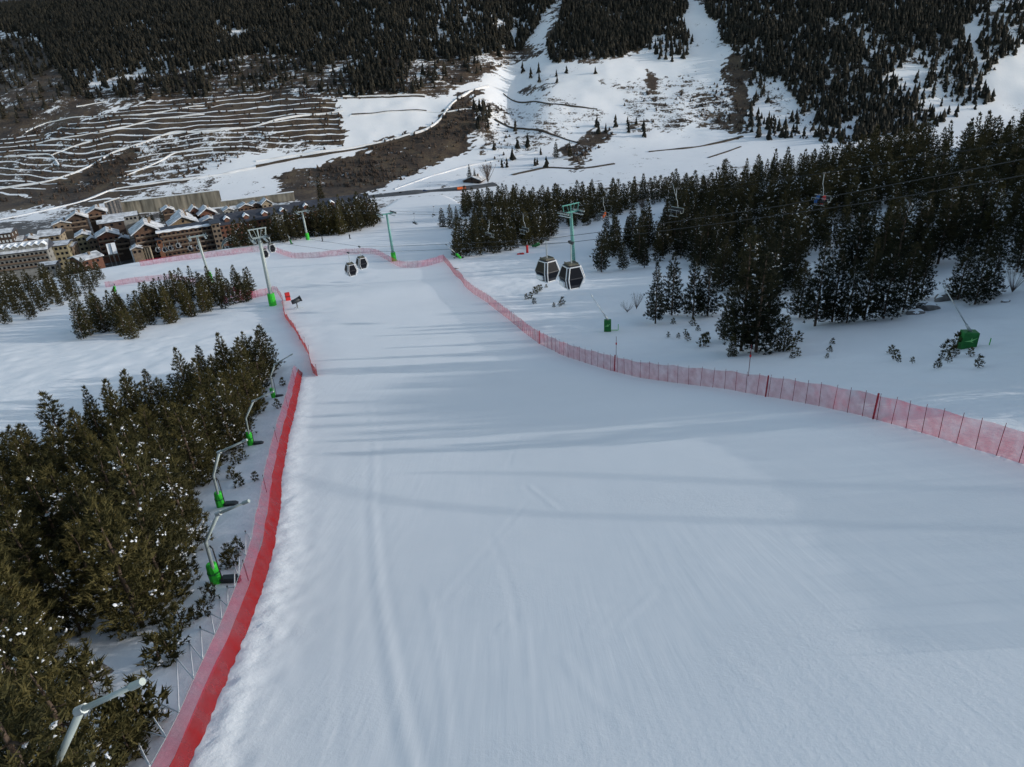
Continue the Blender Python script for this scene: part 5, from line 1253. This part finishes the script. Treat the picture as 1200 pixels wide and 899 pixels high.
    # side windows seen from the right
    for j in range(min(fl, 2)):
        for i in range(max(1, min(3, int(depth/5)))):
            o = unit_window('window', 1.1, 1.3, wm, t, hw+.04, depth*(i+.5)/max(1, min(3, int(depth/5))), H-1.6-j*fh); o.rotation_euler = (0, 0, R(90))
    return t
house(172, 272, 395, 27, 12, 14, 'tall gabled timber hotel with five balcony rows behind the red fence', 'timber', floors=5, cols=5, name='hotel', cat='hotel', over=1.6)
house(172, 269, 409, 30, 12, 10, 'rear roof wing of the tall gabled hotel, wider snow gable', 'timber', floors=1, cols=3, name='hotel', cat='hotel', over=1.8, balc=False)
house(126, 277, 405, 22, 7, 14, 'brown gabled house left of the hotel above the red door awning', 'red', floors=4, cols=4)
house(143, 281, 408, 13, 4, 8, 'small brown annex between the gabled house and the tall hotel', 'dark', floors=2, cols=2)
house(221, 268, 400, 66, 3, 13, 'long timber gondola station hotel with scalloped snow lip on its roof', 'timber', 'edge', False, 24, 5, 14, True, False, 'station_hotel', 'hotel')
house(252, 262, 402, 9, 1, 12, 'tan stone end tower of the gondola station hotel', 'tan', 'bare', False, 24, 5, 2, False, False, 'stair_tower', 'tower')
house(186, 281, 392, 5, 1, 6, 'narrow orange timber pier left of the gondola station hotel', 'orange', 'bare', False, 24, 1, 1, False, False, 'stair_tower', 'tower')
house(215, 262, 428, 28, 10, 14, 'ochre gabled house with two stacked snow roofs behind the station hotel', 'ochre', floors=3, cols=5, over=1.4)
house(214, 256, 442, 20, 9, 10, 'upper snow gable behind the ochre house', 'grey', floors=1, cols=2)
house(243, 250, 452, 16, 7, 12, 'tall brown gabled house with thick snow roof right of the ochre house', 'red', floors=4, cols=3, over=1.5)
house(228, 247, 456, 8, 5, 9, 'narrow brown gabled house between the ochre and the tall brown house', 'red', floors=3, cols=2)
house(246, 259, 440, 18, 4, 9, 'low dark house with small snow gable before the tall brown house', 'dark', floors=1, cols=3)
house(301, 258, 425, 84, 9, 17, 'long red brown hotel with dark roof and small snowy dormers', 'red', 'bare', False, 27, 4, 16, False, False, 'hotel', 'hotel', dormers=4)
house(390, 244, 470, 88, 9, 18, 'dark roofed far wing of the long hotel behind the tree row', 'red', 'bare', False, 20, 3, 14, False, False, 'hotel', 'hotel', dormers=3)
house(325, 252, 421, 14, 1, 5, 'glazed bay in the middle of the long red brown hotel', 'grey', 'bare', False, 27, 3, 4, False, False, 'glazed_bay', 'house', wm=M['lightwin'])
house(18, 297, 372, 64, 9, 13, 'long grey apartment block with white roof striped by dark dormers', 'grey', 'snow', False, 17, 3, 14, True, False, 'apartment_block', 'apartments', dormers=9)
house(62, 289, 386, 28, 2, 13, 'square yellow stone block beside the striped white roof', 'yellow', 'snow', False, 17, 4, 6, False, False, 'apartment_block', 'apartments')
house(77, 290, 392, 13, 2, 11, 'tan wing attached right of the yellow stone block', 'tan', 'snow', False, 17, 3, 3, False, False, 'apartment_block', 'apartments')
house(57, 277, 425, 22, 5, 13, 'cream house with broad white roof above the yellow block', 'cream', 'snow', False, 17, 2, 4, False)
house(34, 282, 415, 16, 4, 11, 'small dark house with white roof left of the cream house', 'dark', floors=2, cols=2)
house(20, 283, 405, 10, 4, 9, 'little tan house with flat white roof above the striped block', 'tan', 'snow', False, 17, 2, 2, False)
house(3, 274, 400, 15, 3, 12, 'dark block with pale window grid at the left frame edge', 'dark', 'snow', False, 17, 4, 4, False, False, 'apartment_block', 'apartments', wm=M['lightwin'])
house(97, 277, 412, 14, 4, 11, 'narrow ochre house left of the brown gabled house', 'yellow', floors=4, cols=3, balc=False)
house(108, 281, 408, 8, 3, 9, 'slim tan house squeezed beside the brown gabled house', 'tan', floors=3, cols=2, balc=False)
house(113, 249, 470, 18, 6, 12, 'dark brown chalet with wide snow gable below the road', 'timber', floors=2, cols=3, over=1.4)
house(90, 256, 455, 18, 7, 12, 'very dark chalet with snow gable left of the brown one', 'dark', floors=2, cols=3, over=1.4)
house(72, 263, 450, 18, 4, 10, 'low stone house with snow roof above the cream house', 'tan', floors=1, cols=3)
house(141, 255, 465, 34, 3, 12, 'low modern building with broad snow roof below the pale wall', 'grey', 'snow', False, 25, 1, 8, False, False)
house(130, 261, 445, 26, 3, 8, 'long low shed with sloping snow roof below the modern building', 'dark', 'snow', False, 28, 1, 3, False, False)
house(197, 247, 480, 12, 4, 10, 'small dark house with snow ridge behind the ochre house', 'dark', floors=1, cols=2)
house(160, 292, 385, 10, 3, 7, 'small snow capped kiosk before the tall gabled hotel', 'tan', floors=1, cols=2, balc=False, name='kiosk', cat='kiosk')
house(88, 305, 352, 26, 5, 11, 'lodge with slanting white roof beside the parked cars', 'red', 'snow', True, -35, 1, 4, False)
house(55, 311, 350, 16, 2, 7, 'low shed with flat white roof below the car park', 'grey', 'snow', False, 12, 1, 3, False, False)
house(288, 243, 500, 14, 4, 10, 'brown chalet above the dark hotel roof, left of three', 'timber', floors=2, cols=3)
house(300, 241, 505, 12, 4, 10, 'brown chalet above the dark hotel roof, middle of three', 'timber', floors=2, cols=3)
house(313, 239, 505, 11, 6, 9, 'cream fronted chalet above the dark hotel roof, right of three', 'cream', floors=2, cols=2)
house(268, 247, 492, 10, 3, 9, 'little grey house with snow roof left of the brown chalets', 'grey', floors=1, cols=2)
house(553, 212, 592, 22, 6, 11, 'dark chalet with snow roof beside the valley road and round bare tree', 'dark', floors=1, cols=3, yaw=-20, eave_h=4)
house(594, 188, 655, 18, 5, 10, 'red brown chalet standing alone at the foot of the snow meadow', 'red', floors=2, cols=3, yaw=15, eave_h=5)
house(609, 191, 650, 12, 4, 8, 'smaller dark chalet right of the red brown one on the meadow', 'dark', floors=1, cols=2, yaw=15, eave_h=4)
house(575, 103, 790, 10, 3, 8, 'tiny stone hut at the top end of the white track', 'tan', floors=1, cols=2, yaw=10, eave_h=4, balc=False)
house(578, 112, 770, 8, 3, 7, 'tiny dark hut just below the stone hut by the track', 'dark', floors=1, cols=2, yaw=10, eave_h=3.5, balc=False)

def wallrun(a, b_, Ya, Yb, hpx, label, m='stone'):
    A = P(a[0], a[1], Ya); B = P(b_[0], b_[1], Yb); n = 24; V = []; F = []; t = thing('retaining_wall', label, 'wall')
    d = (B-A); nn = Vector((-d.y, d.x, 0)).normalized()
    for i in range(n+1):
        q = A.lerp(B, i/n); hh = hpx*(float(np.array(q)@FW))/FOC; gz = float(height(q.x, q.y))-1
        top = q.z+.4*float(vn(i*.5, 3, 3)); bot = min(q.z-hh, top-1); off = .9*float(vn(i*.7, 9, 4))
        for k, (z, o) in enumerate(((min(bot, gz), -.8+off), (top, off), (top, off+1.4), (min(bot, gz), off+1.4))): V.append((q.x+nn.x*o, q.y+nn.y*o, z))
        if i:
            o = 4*(i-1); F += [(o+k, o+4+k, o+5+k, o+1+k) for k in range(3)]
    me = raw_mesh('wall', np.array(V), np.array(F), [M[m]]); link('wall', me, t)
    mb = MB(); mb.tube([A.lerp(B, i/n)+Vector((0, 0, .75))+nn*.7 for i in range(n+1)], .5, 6); mb.build('snow_coping', M['snow'], t)
wallrun((141, 238), (256, 224), 560, 566, 14, 'tall pale stone retaining wall above the village')
wallrun((122, 239), (140, 233), 556, 559, 14, 'shorter brown stretch of wall left of the tall pale wall', 'rock')
wallrun((258, 237), (344, 226), 566, 572, 9, 'low pale stone wall beyond the brown chalets')
wallrun((420, 240), (532, 229), 560, 575, 8, 'long low pale wall under the valley road')

# cars
def car_proto():
    t = thing('parked_car', '', 'car', (0, 0, 0), 0, 'cars parked in the village')
    mb = MB(); mb.prism([(-2.1, .35), (2.1, .35), (2.15, .75), (1.3, .92), (-1.9, .98), (-2.15, .8)], -.88, .88); mb.build('body', M['white_paint'], t, bevel=.05)
    mb = MB(); mb.prism([(-1.7, .97), (.9, .93), (.35, 1.45), (-1.35, 1.48)], -.78, .78); mb.build('glasshouse', M['glass'], t)
    mb = MB(); mb.box(-1.3, .3, -.74, .74, 1.49, 1.55); mb.build('roof', M['white_paint'], t)
    for x in (-1.3, 1.35):
        for y in (-.86, .86):
            mb = MB(); mb.tube([(x, y-.1, .33), (x, y+.1, .33)], .33, 12); mb.build('wheel', M['rubber'], t)
    return t
PAINT = [('white', M['white_paint']), ('silver', mat('silver_paint', (.35, .37, .39), .35, .6)), ('dark grey', mat('grey_paint', (.05, .055, .06), .35)), ('blue', mat('blue_paint', (.03, .06, .16), .35)), ('red', mat('red_paint', (.30, .03, .03), .35)), ('black', mat('black_paint', (.015, .015, .017), .3))]
cp0 = car_proto(); first = True; cnt = {}
rc = random.Random(5)
def put_car(px_, Y, yaw, where, ci):
    global first
    o = cp0 if first else copy_tree(cp0); first = False
    x, y, _z = at_eave(px_[0], px_[1], Y); o.location = (x, y, float(height(x, y))+.02); o.rotation_euler = (0, 0, R(yaw))
    for ch in o.children:
        if ch.name.startswith(('body', 'roof')):
            ch.data = ch.data.copy(); ch.data.materials[0] = PAINT[ci][1]
    o['label'] = '%s parked car, %s' % (PAINT[ci][0], where)
ROW = [('upper row of the car park', 383, 302), ('lower row of the car park', 374, 306)]
W5 = ['at the left end', 'second from left', 'third from left', 'in the middle', 'third from right', 'second from right', 'at the right end']
for r_, (wh, Y, py) in enumerate(ROW):
    for i in range(7): put_car((64+i*6.2, py-i*.9), Y, 95+rc.uniform(-8, 8), '%s, %s' % (W5[i], wh), rc.randrange(6))
for i, (q, wh) in enumerate([((428, 231), 'leftmost on the valley road'), ((447, 229), 'second from left on the valley road'), ((470, 227), 'third from left on the valley road'), ((498, 224.5), 'rightmost on the valley road')]):
    g_ = G(*q); put_car(q, g_.y, 8, wh, i); 
q = G(541, 223); t = thing('tipper_truck', 'orange tipper truck at the end of the valley road', 'truck', q, R(8))
mb = MB(); mb.box(-3.5, 1.2, -1.2, 1.2, 1.0, 2.6); mb.build('tipper', M['orange_fabric'], t, bevel=.05); mb = MB(); mb.box(1.5, 3.3, -1.15, 1.15, .6, 2.9); c_ = mb.build('cab', M['orange_fabric'], t, bevel=.08)
mb = MB(); mb.box(3.25, 3.34, -1, 1, 1.7, 2.6); mb.build('window', M['glass'], c_); mb = MB(); mb.box(-3.6, 3.2, -.5, .5, .5, .95); mb.build('chassis', M['dark_steel'], t)
for x in (-2.6, -1.2, 2.4):
    for y in (-1.0, 1.0): mb = MB(); mb.tube([(x, y-.2, .5), (x, y+.2, .5)], .5, 12); mb.build('wheel', M['rubber'], t)

# awnings, station arch, entrance columns and red boards at the station
for (px_, py_, Y, lab) in ((128, 291, 392, 'left white slanting awning before the brown gabled house'), (133.5, 290, 392, 'right white slanting awning before the brown gabled house')):
    x, y, z = at_eave(px_, py_, Y); gz = float(height(x, y)); t = thing('awning', lab, 'awning', (x, y, gz), R(28)); h_ = z-gz
    mb = MB(); mb.quad((-1.1, -5, h_-2.5), (1.1, -5, h_-2.5), (1.1, 1, h_+2.5), (-1.1, 1, h_+2.5)); mb.quad((-1.1, 1, h_+2.38), (1.1, 1, h_+2.38), (1.1, -5, h_-2.62), (-1.1, -5, h_-2.62)); mb.build('canvas', M['white_paint'], t)
    for x_ in (-1, 1): mb = MB(); mb.tube([(x_, -4.8, 0), (x_, -4.8, h_-2.6)], .08, 6); mb.build('post', M['steel'], t)
for i, px_ in enumerate((153, 157, 166, 169, 172, 175)):
    x, y, z = at_eave(px_, 290-.15*i, 388); gz = float(height(x, y)); t = thing('column', ['far left', 'second left', 'third left', 'third right', 'second right', 'far right'][i]+' tall pale column under the tall gabled hotel', 'column', (x, y, gz), R(28), 'pale columns below the hotel')
    mb = MB(); mb.tube([(0, 0, -1), (0, 0, z-gz)], .55, 10); mb.build('shaft', WALL['cream'] if i > 1 else M['white_paint'], t); mb = MB(); mb.box(-.75, .75, -.75, .75, z-gz, z-gz+.5); mb.build('capital', WALL['tan'], t)
x, y, z = at_eave(270, 284, 385); gz = float(height(x, y)); t = thing('station_canopy', 'dark arched glass canopy at the right end of the gondola station', 'canopy', (x, y, gz), R(20)); h_ = z-gz
for u in (-3, 0, 3):
    mb = MB(); mb.tube([(5*math.cos(a), u*1.6, h_-3+5*math.sin(a)) for a in np.linspace(0, math.pi, 13)], .22, 6); mb.build('rib', M['grey_green'], t)
mb = MB(); an = np.linspace(0, math.pi, 13)
for a, b_ in zip(an[:-1], an[1:]): mb.quad((4.9*math.cos(a), -5, h_-3+4.9*math.sin(a)), (4.9*math.cos(b_), -5, h_-3+4.9*math.sin(b_)), (4.9*math.cos(b_), 5, h_-3+4.9*math.sin(b_)), (4.9*math.cos(a), 5, h_-3+4.9*math.sin(a)))
mb.build('glazing', M['glass'], t)
mb = MB(); mb.box(-5.2, 5.2, -5, 5, -1, h_-3); mb.build('base', M['stone'], t)
a, b_ = P(158, 306, 300), P(186, 301, 300); t = thing('board_fence', 'red board fence at the end of the piste before the hotel', 'fence'); n = 10; mb = MB()
for i in range(n):
    q0, q1 = a.lerp(b_, i/n), a.lerp(b_, (i+.94)/n); z0 = float(height(q0.x, q0.y))
    mb.poly([(q0.x, q0.y, z0-.5), (q1.x, q1.y, z0-.5), (q1.x, q1.y, z0+1.9), (q0.x, q0.y, z0+1.9)]); mb.poly([(q0.x, q0.y+.12, z0-.5), (q0.x, q0.y+.12, z0+1.9), (q1.x, q1.y+.12, z0+1.9), (q1.x, q1.y+.12, z0-.5)])
mb.build('boards', M['red_fabric'], t)
for i in range(n+1):
    q0 = a.lerp(b_, i/n); mb = MB(); mb.tube([(q0.x, q0.y+.2, float(height(q0.x, q0.y))-.5), (q0.x, q0.y+.2, float(height(q0.x, q0.y))+2.0)], .07, 6); mb.build('post', M['steel'], t)
# conifers among the houses
for i, (px_, py_, Y, k, s_, lab) in enumerate([(155, 250, 505, 2, .8, 'leftmost dark conifer in the row below the pale wall'), (162, 249, 508, 7, .9, 'second dark conifer in the row below the pale wall'), (169, 248, 510, 2, .8, 'third dark conifer in the row below the pale wall'), (176, 248, 512, 5, .8, 'fourth dark conifer in the row below the pale wall'), (187, 246, 515, 7, .95, 'rightmost dark conifer in the row below the pale wall'),
      (377, 236, 560, 7, 1.7, 'very tall dark conifer beyond the dark hotel roof'), (551, 215, 596, 7, 1.25, 'taller dark conifer behind the road chalet'), (557, 215, 596, 7, .95, 'shorter dark conifer behind the road chalet'), (652, 198, 640, 6, 1.5, 'broad dark conifer at the ridge forest tip'), (668, 196, 640, 7, 1.2, 'slender dark conifer right of the broad one')]):
    d = raydir(px_, py_)*Y; cm, tm, H = PROTO[k]; o = thing('pine_tree', lab, 'tree', (d[0], Y, float(height(d[0], Y))-.2), i*1.3, 'conifers in the valley'); o.scale = (s_, s_, s_); link('trunk', tm, o); link('crown', cm, o)
